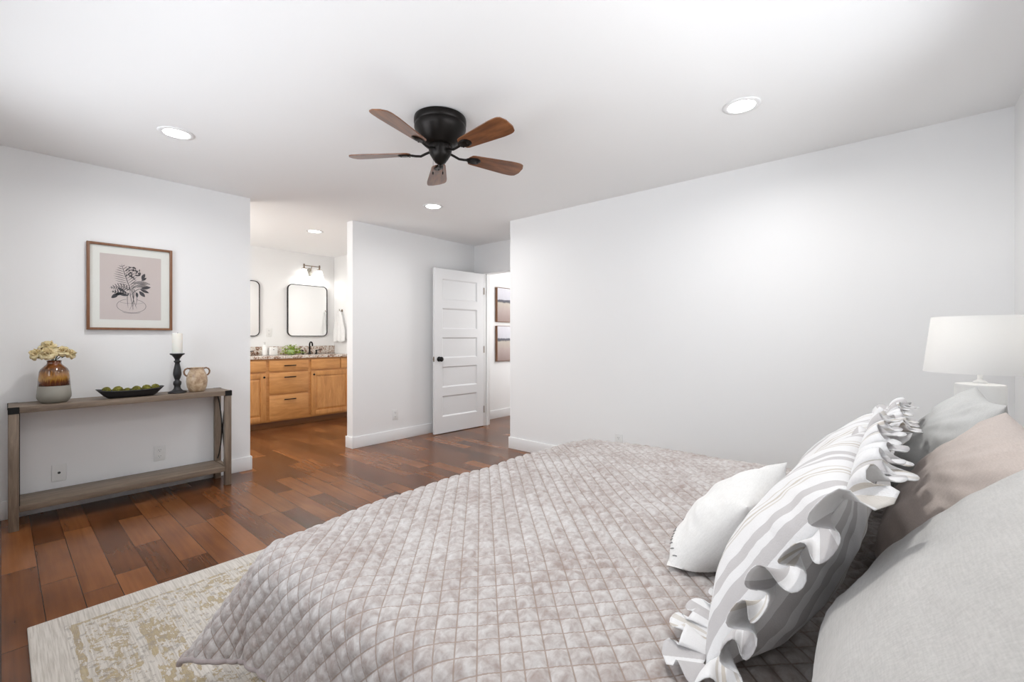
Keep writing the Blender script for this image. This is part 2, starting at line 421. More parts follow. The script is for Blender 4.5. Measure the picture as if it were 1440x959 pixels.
# ------------------------------------------------------------ bed
def vnoise(P, s, seed=0.0):
    return np.array([noise.noise(Vector((p[0] * s + seed, p[1] * s + seed * 1.7, p[2] * s - seed))) for p in P])
QX0, QX1, QY1, QY0, QTOP, QR = .52, 2.60, 1.60, -.40, .555, .10
def make_quilt():
    S = .046 * math.sqrt(2); st = S / 10
    DROP = .222; OV = QR * PI / 2 + DROP
    fx0, fx1, fy1 = QX0 + QR, QX1 - QR, QY1 - QR
    na = int(math.ceil(((fx1 - fx0) + 2 * OV) / st)); nb = int(math.ceil((fy1 - QY0 + OV) / st))
    ia = np.arange(na + 1); ib = np.arange(nb + 1)
    A, B = np.meshgrid(fx0 - OV + ia * st, fy1 + OV - ib * st, indexing='ij')
    def drape(A, B):
        sx = np.where(A < fx0, fx0 - A, np.where(A > fx1, A - fx1, 0)); dirx = np.where(A < fx0, -1.0, 1.0)
        sy = np.maximum(B - fy1, 0); r = np.hypot(sx, sy); phi = np.arctan2(sy, sx + 1e-9)
        both = np.sin(2 * phi) ** 1.5
        tilt = np.radians(35) * both + np.radians(2.5) + np.radians(6) * np.exp(-((B - 1.15) / .35) ** 2) * np.cos(phi) ** 6
        ang = PI / 2 - tilt; arc = np.minimum(r, QR * ang); th = arc / QR; rest = r - arc
        hor = QR * np.sin(th) + rest * np.cos(ang); ver = QR * (1 - np.cos(th)) + rest * np.sin(ang)
        # azimuth: side flaps stay put, the corner opens out as a cone
        X = np.clip(A, fx0, fx1) + dirx * hor * np.cos(phi); Y = np.minimum(B, fy1) + hor * np.sin(phi)
        u = (np.clip(A, fx0, fx1) - (fx0 + fx1) / 2) / ((fx1 - fx0) / 2); v = np.clip((np.minimum(B, fy1) - .6) / 1.0, -1, 1)
        crown = -.022 * np.abs(u) ** 3 - .02 * np.maximum(v, 0) ** 3 + .012
        hang = np.clip(r / OV, 0, 1)
        w = np.sin(B * 13 + 1) * .5 + np.sin(B * 29 + 2) * .25; w2 = np.sin(A * 11 + 2) * .5 + np.sin(A * 23) * .3
        X = X + dirx * np.where(sx > 0, 1, 0) * w * .022 * hang * np.cos(phi)
        Y = Y + np.where(sy > 0, 1, 0) * w2 * .02 * hang * np.sin(phi)
        und = .0045 * np.sin(A * 5.1 + B * 3.3) * np.sin(B * 4.7 - A * 2.1) + .003 * np.sin(A * 14 + 1.3 * np.sin(B * 9))
        return np.stack([X, Y, QTOP - ver + crown + und], -1)
    P = drape(A, B)
    dA = np.gradient(P, axis=0); dB = -np.gradient(P, axis=1)
    Nn = np.cross(dA, dB); Nn /= np.linalg.norm(Nn, axis=-1, keepdims=True) + 1e-9
    # stitch lines pass through grid nodes: puff between them
    pp = (ia[:, None] + ib[None, :]) / 10.0; qq = (ia[:, None] - ib[None, :]) / 10.0
    puff = (np.abs(np.sin(PI * pp)) * np.abs(np.sin(PI * qq))) ** .5
    P = P + Nn * (puff * .0088)[..., None]
    UV = np.stack([ia[:, None] * st + 0 * ib[None, :], 0 * ia[:, None] + ib[None, :] * st], -1)
    me = bpy.data.meshes.new('quilt'); nv = (na + 1) * (nb + 1)
    idx = np.arange(nv).reshape(na + 1, nb + 1)
    a_, b_, c_, d_ = (x.reshape(-1) for x in (idx[:-1, :-1], idx[:-1, 1:], idx[1:, 1:], idx[1:, :-1]))
    ev = ((ia[:-1, None] + ib[None, :-1]) % 2 == 0).reshape(-1)     # cut every cell along the stitch direction that crosses it
    q = np.concatenate([np.stack([a_, b_, c_], -1)[ev], np.stack([a_, c_, d_], -1)[ev], np.stack([a_, b_, d_], -1)[~ev], np.stack([b_, c_, d_], -1)[~ev]])
    me.vertices.add(nv); me.vertices.foreach_set('co', P.reshape(-1).astype(np.float32))
    me.loops.add(q.size); me.loops.foreach_set('vertex_index', q.reshape(-1).astype(np.int32))
    me.polygons.add(len(q)); me.polygons.foreach_set('loop_start', (np.arange(len(q)) * 3).astype(np.int32))
    me.update(calc_edges=True)
    uvl = me.uv_layers.new(name='UVMap'); uvl.data.foreach_set('uv', UV.reshape(-1, 2)[q.reshape(-1)].reshape(-1).astype(np.float32))
    me.validate()
    o = link('quilt', me, M_QUILT, smooth=True)
    md = o.modifiers.new('thickness', 'SOLIDIFY'); md.thickness = .010; md.offset = -1 if Nn[na // 2, nb // 2, 2] > 0 else 1
    tag(o, 'mauve-grey mottled velvet quilt with diamond stitching spread over the bed', 'quilt')
    # binding along the three hanging hems
    bm = bmesh.new()
    path = [P[0, j] - Nn[0, j] * .005 for j in range(nb, -1, -2)] + [P[i, 0] - Nn[i, 0] * .005 for i in range(0, na + 1, 2)] + [P[na, j] - Nn[na, j] * .005 for j in range(0, nb + 1, 2)]
    tube(bm, [Vector(p) for p in path], .0085, 8)
    mk('binding', bm, M_BINDING, o, smooth=True)
    return drape
drape = make_quilt()
def make_bed():
    b = empty('bed', (1.56, .55, 0))
    bm = bmesh.new(); box(bm, (-.93, -.98, .29), (.93, .915, .520), .06, 4); mk('mattress', bm, M_SHEET, b, sharp=1.2)
    bm = bmesh.new(); box(bm, (-.94, -.98, .07), (.94, .92, .285), .012, 3); mk('box_base', bm, M_SHEET, b, sharp=1.2)
    for x in (-.85, .85):
        for y in (-.88, .82):
            bm = bmesh.new(); lathe(bm, [(.022, .012), (.03, .07)], 16, (x, y, 0)); mk('leg', bm, M_BLACKWOOD, b, smooth=True)
    tag(b, 'king bed with white mattress and base hidden under the quilt', 'bed')
make_bed()
def make_rug():
    bm = bmesh.new(); box(bm, (.07, .22, .0), (3.30, 2.67, .012), .004, 2)
    tag(mk('area_rug', bm, M_RUG, sharp=.6), 'ivory and gold distressed rug on the wood floor under the bed', 'rug')
make_rug()

# ------------------------------------------------------------ pillows
def pillow_surface(W, H, T, pinch, seed, n=84, q=.5, wr=.006, sag=.22, gather=0.0):
    u = np.linspace(-1, 1, n); v = np.linspace(-1, 1, n)
    # denser towards the seams
    f = lambda x: np.sign(x) * (1 - (1 - np.abs(x)) ** 1.45)
    U, V = np.meshgrid(f(u), f(v), indexing='ij')
    def xy(U, V):
        x = U * W / 2 * (1 - pinch * (1 - V ** 2) * np.abs(U) ** 2); y = V * H / 2 * (1 - pinch * (1 - U ** 2) * np.abs(V) ** 2)
        return x, y
    X, Y = xy(U, V)
    t = ((1 - np.abs(U) ** 2.3) * (1 - np.abs(V) ** 2.3)).clip(0) ** q * T / 2 * (1 - sag * V)
    edge = np.minimum(1 - np.abs(U), 1 - np.abs(V)); mask = (edge * 6).clip(0, 1)
    faces = []
    for s in (1, -1):
        flat = np.stack([X.ravel(), Y.ravel(), np.full(X.size, s * .3)], -1)
        w1 = vnoise(flat, 6 / max(W, .4), seed + s); w2 = vnoise(flat * np.array([1, 2.2, 1]), 11, seed + 5 * s)
        # tension folds running in from the corners
        ca = np.abs(np.abs(U) - np.abs(V)).ravel(); cr = (np.abs(U) * np.abs(V)).ravel()
        an = np.arctan2(V.ravel() * H, U.ravel() * W)
        fold = np.sin(an * 26 + 3 * w1) * cr ** 1.3 * (1 - cr) * 4
        g = gather * (np.sin(X.ravel() * 210 + 4 * w1 * 3) * (np.abs(V).ravel() ** 6) + np.sin(Y.ravel() * 210 + 4 * w1 * 3) * (np.abs(U).ravel() ** 6))
        z = s * (t.ravel() + mask.ravel() * (w1 * wr * 2.2 + w2 * wr + fold * wr * .55 + g))
        faces.append(np.stack([X.ravel(), Y.ravel() + H / 2, z], -1))
    return U, V, X, Y, faces
def pillow_mesh(name, W, H, T, pinch, seed, mat, mtx, stripe=False, parent=None, **kw):
    n = kw.get('n', 84)
    U, V, X, Y, (a, b) = pillow_surface(W, H, T, pinch, seed, **kw)
    nn = U.shape[0]; idx = np.arange(nn * nn).reshape(nn, nn); bidx = idx.copy() + nn * nn
    bd = np.zeros((nn, nn), bool); bd[0] = bd[-1] = True; bd[:, 0] = bd[:, -1] = True
    mid = (a + b) / 2; a[bd.ravel()] = mid[bd.ravel()]
    bidx[bd] = idx[bd]
    P = np.concatenate([a, b])
    q1 = np.stack([idx[:-1, :-1], idx[1:, :-1], idx[1:, 1:], idx[:-1, 1:]], -1).reshape(-1, 4)
    q2 = np.stack([bidx[:-1, :-1], bidx[:-1, 1:], bidx[1:, 1:], bidx[1:, :-1]], -1).reshape(-1, 4)
    Q = np.concatenate([q1, q2])
    G = a.reshape(nn, nn, 3); d_ = np.linalg.norm(np.diff(G[::-1, nn // 2], axis=0), axis=1); arc = np.concatenate([[0], np.cumsum(d_)])[::-1]
    bm = bmesh.new(); vs_ = [bm.verts.new(p) for p in P]; uvl = bm.loops.layers.uv.new('UVMap'); arcs = {v: float(arc[(i % (nn * nn)) // nn]) for i, v in enumerate(vs_)}
    for f_ in Q:
        try: fc = bm.faces.new([vs_[i] for i in f_])
        except ValueError: continue
        fc.smooth = True
        for lp in fc.loops: lp[uvl].uv = (arcs[lp.vert], lp.vert.co.y)
    for v in [v for v in bm.verts if not v.link_faces]: bm.verts.remove(v)
    me = bpy.data.meshes.new(name); bm.to_mesh(me); bm.free()
    o = link(name, me, mat, parent); 
    if mtx is not None: o.matrix_world = mtx; settle(o, mtx)
    return o
def frame_mtx(origin, xdir, up):
    x = Vector(xdir).normalized(); y = Vector(up); y = (y - x * y.dot(x)).normalized(); z = x.cross(y)
    return Matrix(((x.x, y.x, z.x, origin[0]), (x.y, y.y, z.y, origin[1]), (x.z, y.z, z.z, origin[2]), (0, 0, 0, 1)))
# with x along +X and up leaning to -Y, the local +z normal points at the foot... it must face +Y
def lean_mtx(origin, deg, yaw=0, roll=0):
    a = math.radians(deg); x = Vector((-math.cos(math.radians(yaw)), -math.sin(math.radians(yaw)), math.sin(math.radians(roll))))
    back = Vector((math.sin(math.radians(yaw)), -math.cos(math.radians(yaw)), 0))
    return frame_mtx(origin, x, Vector((0, 0, 1)) * math.cos(a) + back * math.sin(a))

def quilt_z(x, y):
    return float(drape(np.array([[x]]), np.array([[y]]))[0, 0, 2]) + .013
def settle(o, mtx, spread=.0):
    k = .28 if spread else .06
    # rest soft cloth on the quilt: anything that would sink in is pressed flat and pushed outwards
    inv = mtx.inverted(); me = o.data
    for v in me.vertices:
        w = mtx @ v.co
        z0 = quilt_z(w.x, w.y) if QX0 + .1 < w.x < QX1 - .1 and w.y < QY1 - .1 and w.y > QY0 else .56
        if w.z < z0 + .004:
            d = z0 + .004 - w.z; w.z = z0 + .004 + d * k; w.y += d * spread; v.co = inv @ w
e1 = pillow_mesh('euro_pillow', .70, .535, .29, .03, 3, M_LINEN_GREY, lean_mtx((.78, .01, .555), 27), q=.48, wr=.004, sag=.40)
tag(e1, 'large light grey linen square pillow nearest the camera, at the bed head', 'pillow', 'square pillows along the bed head')
e2 = pillow_mesh('euro_pillow', .66, .475, .24, .04, 11, M_LINEN_PINK, lean_mtx((1.50, -.015, .555), 26), q=.5, wr=.006)
tag(e2, 'pinkish beige linen square pillow between the two grey square pillows', 'pillow', 'square pillows along the bed head')
e3 = pillow_mesh('euro_pillow', .66, .49, .22, .08, 17, M_LINEN_GREY2, lean_mtx((2.18, -.02, .555), 25), q=.55, wr=.009)
tag(e3, 'cool grey linen square pillow farthest along, in front of the white lamp', 'pillow', 'square pillows along the bed head')

def ruffle(W, H, pinch, seed, parent, width=.078):
    rnd = random.Random(seed)
    def edge(s):   # s in 0..4 around
        k = int(s) % 4; f = (s - int(s)) * 2 - 1
        u, v, o = [(f, -1, (0, -1)), (1, f, (1, 0)), (-f, 1, (0, 1)), (-1, -f, (-1, 0))][k]
        x = u * W / 2 * (1 - pinch * (1 - v * v) * abs(u) ** 2); y = v * H / 2 * (1 - pinch * (1 - u * u) * abs(v) ** 2)
        c = .12; g = f
        # blend outward direction round the corners
        if f > 1 - c: nx = [(1, 0), (0, 1), (-1, 0), (0, -1)][k]; w = (f - 1 + c) / c * .5
        elif f < -1 + c: nx = [(-1, 0), (0, -1), (1, 0), (0, 1)][k]; w = (-1 + c - f) / c * .5
        else: nx = (0, 0); w = 0
        ov = Vector((o[0] * (1 - w) + nx[0] * w, o[1] * (1 - w) + nx[1] * w, 0)).normalized()
        return Vector((x, y + H / 2, 0)), ov
    bm = bmesh.new(); uvl = bm.loops.layers.uv.new('UVMap'); nv = 9
    ds = .0035; per = 2 * (W + H); ph = 0.0; arc = 0.0; cols = []; s = 0.0; su = 0.0
    while s < 4 - 1e-6:
        L = W if int(s) % 2 == 0 else H
        p, o = edge(s); t = Vector((-o.y, o.x, 0)); f_ = (s - int(s)) * 2 - 1; w2_ = max(0, abs(f_) - .90) / .10
        wl = .076 + .030 * noise.noise(Vector((arc * 9, seed, 0))); ph += 2 * PI * ds / wl * (1 + 1.3 * w2_)
        amp = .024 * (1 + .7 * noise.noise(Vector((arc * 14, seed, 5)))); amp2 = .017 * (1 + .6 * noise.noise(Vector((arc * 11, seed, 9))))
        wd = width * (1 + .18 * noise.noise(Vector((arc * 12, seed, 3)))); flop = .040 * noise.noise(Vector((arc * 6, seed, 7))) - .030 * max(0, o.y)
        col = []
        for j in range(nv):
            v = j / (nv - 1); e = v ** .75
            q = p + o * (wd * (v - .06 * v * v * (1 + math.cos(2 * ph)) - .18 * v * v * max(0, o.y))) + Vector((0, 0, 1)) * (amp * e * math.sin(ph) + flop * v * v) + t * (-amp2 * v * math.sin(2 * ph))
            col.append((bm.verts.new(q), su, v * width))
        cols.append(col); s += ds / L; arc += ds; su += ds * 2.1
        if int(s + 1e-9) != int(s - ds / L + 1e-9): s = float(round(s))
    m = len(cols)
    for i in range(m):
        a, b = cols[i], cols[(i + 1) % m]
        for j in range(nv - 1):
            f = bm.faces.new((a[j][0], b[j][0], b[j + 1][0], a[j + 1][0])); f.smooth = True
            ub = b[j][1] if i < m - 1 else a[j][1] + ds * 2.1
            for lp, uv in zip(f.loops, ((a[j][1], a[j][2]), (ub, b[j][2]), (ub, b[j + 1][2]), (a[j + 1][1], a[j + 1][2]))): lp[uvl].uv = uv
    me = bpy.data.meshes.new('ruffle'); bm.to_mesh(me); bm.free()
    o = link('ruffle', me, M_STRIPE, parent); md = o.modifiers.new('t', 'SOLIDIFY'); md.thickness = .0015; md.offset = 0
    return o
def sham(label, origin, lean, yaw, roll, seed, W=.68, H=.435):
    o = pillow_mesh('ruffled_sham', W, H, .19, .07, seed, M_STRIPE, lean_mtx(origin, lean, yaw, roll), q=.52, wr=.0032, gather=.0012)
    rf = ruffle(W, H, .07, seed, o); settle(rf, lean_mtx(origin, lean, yaw, roll), spread=.35); tag(o, label, 'pillow', 'striped shams with ruffled edges'); return o
sham('white striped sham with ruffled edge leaning on the nearest large grey pillow', (1.20, .272, .565), 29, 0, 0, 5)
sham('white striped ruffled sham farther back, between the small white cushion and the grey pillow', (1.95, .275, .565), 35, 0, 0, 9, H=.425)
def lumbar():
    o = pillow_mesh('lumbar_cushion', .50, .315, .18, .09, 23, M_WHITE_COT, lean_mtx((1.41, .466, .540), 38, 0), q=.5, wr=.005)
    tag(o, 'small white slub cotton cushion with grey stitch row, lying against the striped shams', 'cushion')
    # embroidered ticks in a row low on the front face (parent-space points on the surface)
    U, V, X, Y, (a, b) = pillow_surface(.50, .315, .18, .09, 23, q=.5, wr=.005); nn = U.shape[0]
    A = a.reshape(nn, nn, 3); bm = bmesh.new()
    j = int(np.argmin(np.abs(A[nn // 2, :, 1] - .062))); row = A[::1, j]; row = row[np.argsort(row[:, 0])]
    at = lambda x, dy: Vector((x, float(np.interp(x, row[:, 0], row[:, 1])) + dy, float(np.interp(x, row[:, 0], row[:, 2])) + .0016))
    for k in range(30):
        x = .225 - k * .0145
        tube(bm, [at(x - .002, -.0055), at(x, 0), at(x + .003, .0055)], .0012, 5)
    mk('stitch_row', bm, M_THREAD, o)
lumbar()

# ------------------------------------------------------------ nightstand and lamp
def nightstand():
    t = empty('nightstand', (3.0, -.235, 0))
    bm = bmesh.new(); box(bm, (-.24, -.21, .59), (.24, .21, .62), .004); mk('top', bm, M_OAK_X, t, sharp=.6)
    bm = bmesh.new(); box(bm, (-.22, -.20, .18), (.22, .20, .59), .003); mk('body', bm, M_OAK_X, t, sharp=.6)
    for z in (.20, .395):
        bm = bmesh.new(); box(bm, (-.21, .20, z), (.21, .214, z + .18), .003); d = mk('drawer', bm, M_OAK_X, t, sharp=.6)
        bm = bmesh.new(); lathe(bm, [(0, .214), (.006, .214), (.006, .226), (.014, .232), (.012, .242), (0, .243)], 16, (0, 0, z + .09), axis='Y'); mk('knob', bm, M_BLACK, d, smooth=True)
    for x in (-.19, .19):
        for y in (-.17, .17):
            bm = bmesh.new(); lathe(bm, [(.014, .0), (.022, .18)], 14, (x, y, .0)); mk('leg', bm, M_OAK_Z, t, smooth=True)
    tag(t, 'grey wood nightstand under the white lamp behind the pillows', 'nightstand')
nightstand()
def table_lamp():
    L = empty('table_lamp', (2.86, -.27, .62))
    bm = bmesh.new(); lathe(bm, [(0, 0), (.078, 0), (.083, .005), (.083, .355), (.079, .362), (.05, .366), (0, .367)], 56)
    mk('lamp_base', bm, plain('white_ceramic', (.80, .80, .79), .35), L, sharp=.9)
    bm = bmesh.new(); lathe(bm, [(0, .366), (.024, .366), (.022, .374), (.012, .380), (.009, .386), (.009, .46), (0, .46)], 24)
    mk('neck', bm, M_PLATE, L, smooth=True)
    t = N('white_linen_lampshade'); p = t.coord(); w = t.noise(t.map(p, (1, 1, .1)), 300, 2)
    t.set(color=(.86, .86, .855), rough=.85, normal=t.bump(w, .1, .002)); tl = t.n('ShaderNodeBsdfTranslucent'); tl.inputs[0].default_value = (.9, .89, .87, 1)
    mx = t.n('ShaderNodeMixShader'); mx.inputs[0].default_value = .35; t.l(t.b.outputs[0], mx.inputs[1]); t.l(tl.outputs[0], mx.inputs[2]); t.l(mx.outputs[0], t.out.inputs[0])
    z0, z1 = 1.033 - .62, 1.282 - .62; bm = bmesh.new()
    lathe(bm, [(.188, z0), (.160, z1), (.1575, z1), (.1855, z0)], 72, closed=True); mk('lamp_shade', bm, t.m, L, sharp=.9)
    bm = bmesh.new(); lathe(bm, [(0, .455), (.013, .455), (.015, .475), (.028, .51), (.03, .53), (.02, .555), (0, .562)], 24)
    mk('bulb', bm, m_emit('lit_bulb', (1, .96, .90), 2), L, smooth=True)
    lt = lamp_light('bulb_light', 'POINT', (0, 0, .575), 1.0, (1, .97, .93), .03); lt.parent = L
    for a in (0, 120, 240):
        pass
    bm = bmesh.new()
    for a in (0, 2.094, 4.189): tube(bm, [(0, 0, .458), (.08 * math.cos(a), .08 * math.sin(a), .59), (.159 * math.cos(a), .159 * math.sin(a), .652)], .002, 6)
    mk('shade_spider', bm, M_NICKEL, L)
    tag(L, 'white table lamp with drum shade and thick cylindrical base behind the pillows', 'table lamp')
table_lamp()

# ------------------------------------------------------------ console table
CX0, CX1, CYF, CYB, CZ = .03, 1.228, 4.082, 4.386, .760
def console():
    t = empty('console_table', ((CX0 + CX1) / 2, (CYF + CYB) / 2, 0)); ox, oy = t.location.x, t.location.y
    def b(name, lo, hi, mat, bev=.002, parent=t):
        bm = bmesh.new(); box(bm, (lo[0] - ox, lo[1] - oy, lo[2]), (hi[0] - ox, hi[1] - oy, hi[2]), bev); return mk(name, bm, mat, parent, sharp=.6)
    lw = .044
    b('tabletop', (CX0 + .001, CYF + .001, CZ - .038), (CX1 - .001, CYB - .001, CZ), M_OAK_X)
    for x in (CX0, CX1 - lw):
        for y in (CYF, CYB - lw):
            b('leg', (x, y, 0), (x + lw, y + lw, CZ - .0385), M_OAK_Z)
    b('shelf', (CX0 + lw + .001, CYF + .004, .112), (CX1 - lw - .001, CYB - .004, .150), M_OAK_X)
    for x in (CX0, CX1 - lw):   # low side rail under the shelf ends
        b('side_rail', (x + .006, CYF + lw, .112), (x + lw - .006, CYB - lw, .150), M_OAK_Y)
    for x in (CX0, CX1 - lw):   # black metal corner straps
        for y, f in ((CYF, -1), (CYB - lw, 1)):
            y0, y1 = (y - .0025, y + lw) if f < 0 else (y, y + lw + .0025)
            bm = bmesh.new()
            xo0, xo1 = (x - .0025, x + .06) if x < .5 else (x + lw - .06, x + lw + .0025)
            ys0, ys1 = (y0, y0 + .002) if f < 0 else (y1 - .002, y1)
            box(bm, (x - .0015 - ox, ys0 - oy, CZ - .0405), (x + lw + .0015 - ox, ys1 - oy, CZ + .0008))
            sx = (x - .0025, x - .0005) if x < .5 else (x + lw + .0005, x + lw + .0025)
            box(bm, (sx[0] - ox, y0 - oy, CZ - .0405), (sx[1] - ox, y1 - oy, CZ + .0008))
            for bx in (x + .012, x + lw - .012):
                lathe(bm, [(0, 0), (.004, 0), (.003, .002), (0, .0025)], 10, (bx - ox, (ys0 if f < 0 else ys1) - oy - (.002 if f < 0 else 0), CZ - .02), axis='Y')
            mk('corner_strap', bm, M_BLACK, t)
            bm = bmesh.new(); box(bm, (x + .004 - ox, y + .004 - oy, .162), (x + lw - .004 - ox, y + lw + (.02 if f < 0 else 0) - oy, .200)); mk('brace_bracket', bm, M_BLACK, t)
    for x in (CX0, CX1 - lw):   # bowed X brace of steel strap at each end
        xm = x + lw / 2 - ox
        for s in (1, -1):
            bm = bmesh.new(); pts = []
            for k in range(17):
                u = k / 16; yy = (CYF + lw * .8) * (1 - u) + (CYB - lw * .8) * u - oy; zz = .17 + (CZ - .06 - .17) * u
                if s < 0: zz = CZ - .06 - (CZ - .06 - .17) * u
                # the straps bow towards each other in the middle
                cyy = (.5 - abs(u - .5)) * 0
                yy = (CYF + lw * 1.0 + .104 * math.sin(PI * u) ** .8 if s > 0 else CYB - lw * 1.0 - .104 * math.sin(PI * u) ** .8) - oy
                pts.append((xm + s * .003, yy, .17 + (CZ - .06 - .17) * u))
            tube(bm, pts, .0048, 8); mk('x_brace', bm, M_BLACK, t, smooth=True)
    bm = bmesh.new(); box(bm, (CX0 + lw + .0008 - ox, CYF + .006 - oy, .15), (CX0 + lw + .0038 - ox, CYF + .03 - oy, CZ - .039)); mk('metal_strip', bm, M_BLACK, t)
    tag(t, 'narrow weathered grey wood console table with black corner straps against the left wall', 'console table')
console()

# ------------------------------------------------------------ things on the console
def vase():
    v = empty('ceramic_vase', (.232, 4.215, CZ))
    bm = bmesh.new(); lathe(bm, [(0, 0), (.058, 0), (.072, .012), (.082, .035), (.0825, .05), (.0775, .112)], 48)
    # open top for upper half
    bm2 = bmesh.new(); prof = [(.0775, .112), (.073, .185), (.071, .205), (.064, .222), (.048, .240), (.037, .252), (.034, .262), (.036, .277), (.032, .277), (.030, .262), (.033, .250), (.055, .225), (.066, .20), (.068, .13)]
    rings = lathe(bm2, prof, 48)
    t = N('brown_drip_glaze'); X, Y, Z = t.sep(t.coord())
    a = t.math('ARCTAN2', Y, X); n = t.noise(t.comb(t.math('MULTIPLY', a, 5), t.math('MULTIPLY', Z, 9), 0.0), 1.6, 4, .6, .5)
    zz = t.math('ADD', t.math('MULTIPLY', t.math('SUBTRACT', Z, .112), 5.6), t.math('MULTIPLY', t.math('SUBTRACT', n, .5), .55))
    c = t.ramp(zz, [(.0, (.09, .022, .010)), (.14, (.16, .045, .012)), (.26, (.42, .21, .035)), (.42, (.30, .13, .03)), (.56, (.10, .045, .02)), (.72, (.20, .07, .02)), (.95, (.15, .035, .012))])
    mk('glazed_shoulder', bm2, t.set(color=c, rough=.12, coat=.6), v, smooth=True)
    mk('grey_body', bm, plain('grey_stoneware', (.25, .235, .20), .55), v, smooth=True)
    tag(v, 'stoneware vase with brown drip glaze over a grey base, at the console left end', 'vase')
vase()
M_PETAL = N('cream_petal'); _n = M_PETAL.noise(M_PETAL.coord(), 40, 3); M_PETAL = M_PETAL.set(color=M_PETAL.ramp(_n, [(.3, (.50, .36, .16)), (.65, (.80, .68, .42))]), rough=.7, sss=.05)
M_STEM = plain('green_stem', (.06, .10, .03), .6)
M_LEAFD = plain('dark_leaf', (.03, .05, .02), .5)
def flower(i, head, R, label):
    base = Vector((.232, 4.215, CZ + .16)); f = empty('cream_flower', tuple(base)); h = Vector(head) - base
    rnd = random.Random(i * 5 + 1)
    bm = bmesh.new(); mouth = Vector((h.x * .12, h.y * .12, .12))
    tube(bm, [Vector((h.x * .02, h.y * .02, -.14)), mouth, mouth.lerp(h, .5) + Vector((0, 0, .012)), h], .003, 8); mk('stem', bm, M_STEM, f, smooth=True)
    ax = (h - mouth).normalized() + Vector((0, -.35, .35)); ax.normalize(); u = ax.orthogonal().normalized(); w = ax.cross(u)
    bm = bmesh.new()
    for ringi, (cnt, op, ln, wdt) in enumerate(((4, .15, .72, .5), (5, .42, .92, .62), (6, .75, 1.05, .7), (7, 1.12, 1.12, .72), (7, 1.5, 1.05, .7))):
        for k in range(cnt):
            az = 2 * PI * (k + ringi * .37 + rnd.uniform(-.15, .15)) / cnt; out = u * math.cos(az) + w * math.sin(az); side = ax.cross(out)
            L = R * ln * rnd.uniform(.9, 1.1); Wd = R * wdt * rnd.uniform(.85, 1.1); g = []
            for a in range(6):
                s = a / 5; row = []
                ang = op * (.35 + .65 * s) + (.35 * s * s if ringi > 2 else -.35 * s * s)
                c = h + (ax * math.cos(ang) + out * math.sin(ang)) * L * s - ax * R * .25
                for b in range(5):
                    tt = (b - 2) / 2; wid = Wd * math.sin(PI * (.12 + .80 * s)) ** .7
                    row.append(bm.verts.new(c + side * wid * tt + (ax * .25 - out * .35) * (tt * tt) * wid * -.5 * (1 if ringi < 3 else -.6) + ax * rnd.uniform(-.002, .002)))
                g.append(row)
            for a in range(5):
                for b in range(4): bm.faces.new((g[a][b], g[a][b + 1], g[a + 1][b + 1], g[a + 1][b]))
    o = mk('bloom', bm, M_PETAL, f, smooth=True); md = o.modifiers.new('t', 'SOLIDIFY'); md.thickness = .0016
    bm = bmesh.new()
    for k in range(3):
        a = rnd.uniform(0, 6.28); d = Vector((math.cos(a), math.sin(a), -.1)); c = mouth.lerp(h, .62); s2 = d.cross(Vector((0, 0, 1))).normalized(); pts = []
        L = [bm.verts.new(c), bm.verts.new(c + d * .02 + s2 * .011), bm.verts.new(c + d * .045 + Vector((0, 0, -.008))), bm.verts.new(c + d * .02 - s2 * .011)]; bm.faces.new(L)
    o = mk('leaf', bm, M_LEAFD, f); md = o.modifiers.new('t', 'SOLIDIFY'); md.thickness = .001
    tag(f, label, 'flower', 'cream flowers in the vase')
z0 = 0
for i, (hd, R, lb) in enumerate([((.150, 4.20, 1.085), .038, 'cream artificial bloom at far left of the vase bouquet'),
                         ((.200, 4.16, 1.088), .042, 'cream artificial bloom low at the front of the vase bouquet'),
                         ((.205, 4.23, 1.132), .042, 'cream artificial bloom standing topmost in the vase bouquet'),
                         ((.268, 4.19, 1.100), .040, 'cream artificial bloom right of centre in the vase bouquet'),
                         ((.305, 4.20, 1.082), .036, 'cream artificial bloom at far right of the vase bouquet')]):
    flower(i, hd, R, lb)

def tray():
    L0, L1, W0, W1, H = .125, .190, .045, .075, .060
    bm = bmesh.new(); n = 40
    def ringv(a, b, z, rise=0.0):
        r = []
        for i in range(n):
            th = 2 * PI * i / n; c, s = math.cos(th), math.sin(th); e = .55
            x = a * math.copysign(abs(c) ** e, c); y = b * math.copysign(abs(s) ** e, s)
            r.append(bm.verts.new((x, y, z + rise * (abs(x) / L1) ** 3)))
        return r
    rs = [ringv(L0, W0, 0), ringv(L0 + .022, W0 + .010, .014, .004), ringv(L1 - .006, W1, .046, .014), ringv(L1, W1 + .003, .050, .016), ringv(L1 - .004, W1 - .004, .053, .015), ringv(L1 - .035, W1 - .02, .028, .0), ringv(L0 - .01, W0 - .01, .012)]
    for a, b in zip(rs, rs[1:]):
        for i in range(n): bm.faces.new((a[i], a[(i + 1) % n], b[(i + 1) % n], b[i]))
    bm.faces.new(rs[0]); bm.faces.new(rs[-1]); o = mk('serving_tray', bm, M_BLACKWOOD, smooth=True)
    o.location = (.620, 4.20, CZ)
    o.rotation_euler = (0, 0, 0); tag(o, 'long black boat-shaped tray holding moss balls on the console', 'tray')
tray()
def m_moss():
    t = N('green_moss'); p = t.coord(); n = t.noise(p, 120, 5, .7); n2 = t.noise(p, 30, 2)
    c = t.ramp(t.math('ADD', t.math('MULTIPLY', n, .6), t.math('MULTIPLY', n2, .4)), [(.35, (.035, .035, .006)), (.5, (.13, .12, .015)), (.68, (.27, .25, .04))])
    return t.set(color=c, rough=.95, normal=t.bump(n, 1, .004))
M_MOSS = m_moss()
bm = bmesh.new(); bmesh.ops.create_icosphere(bm, subdivisions=5, radius=.030)
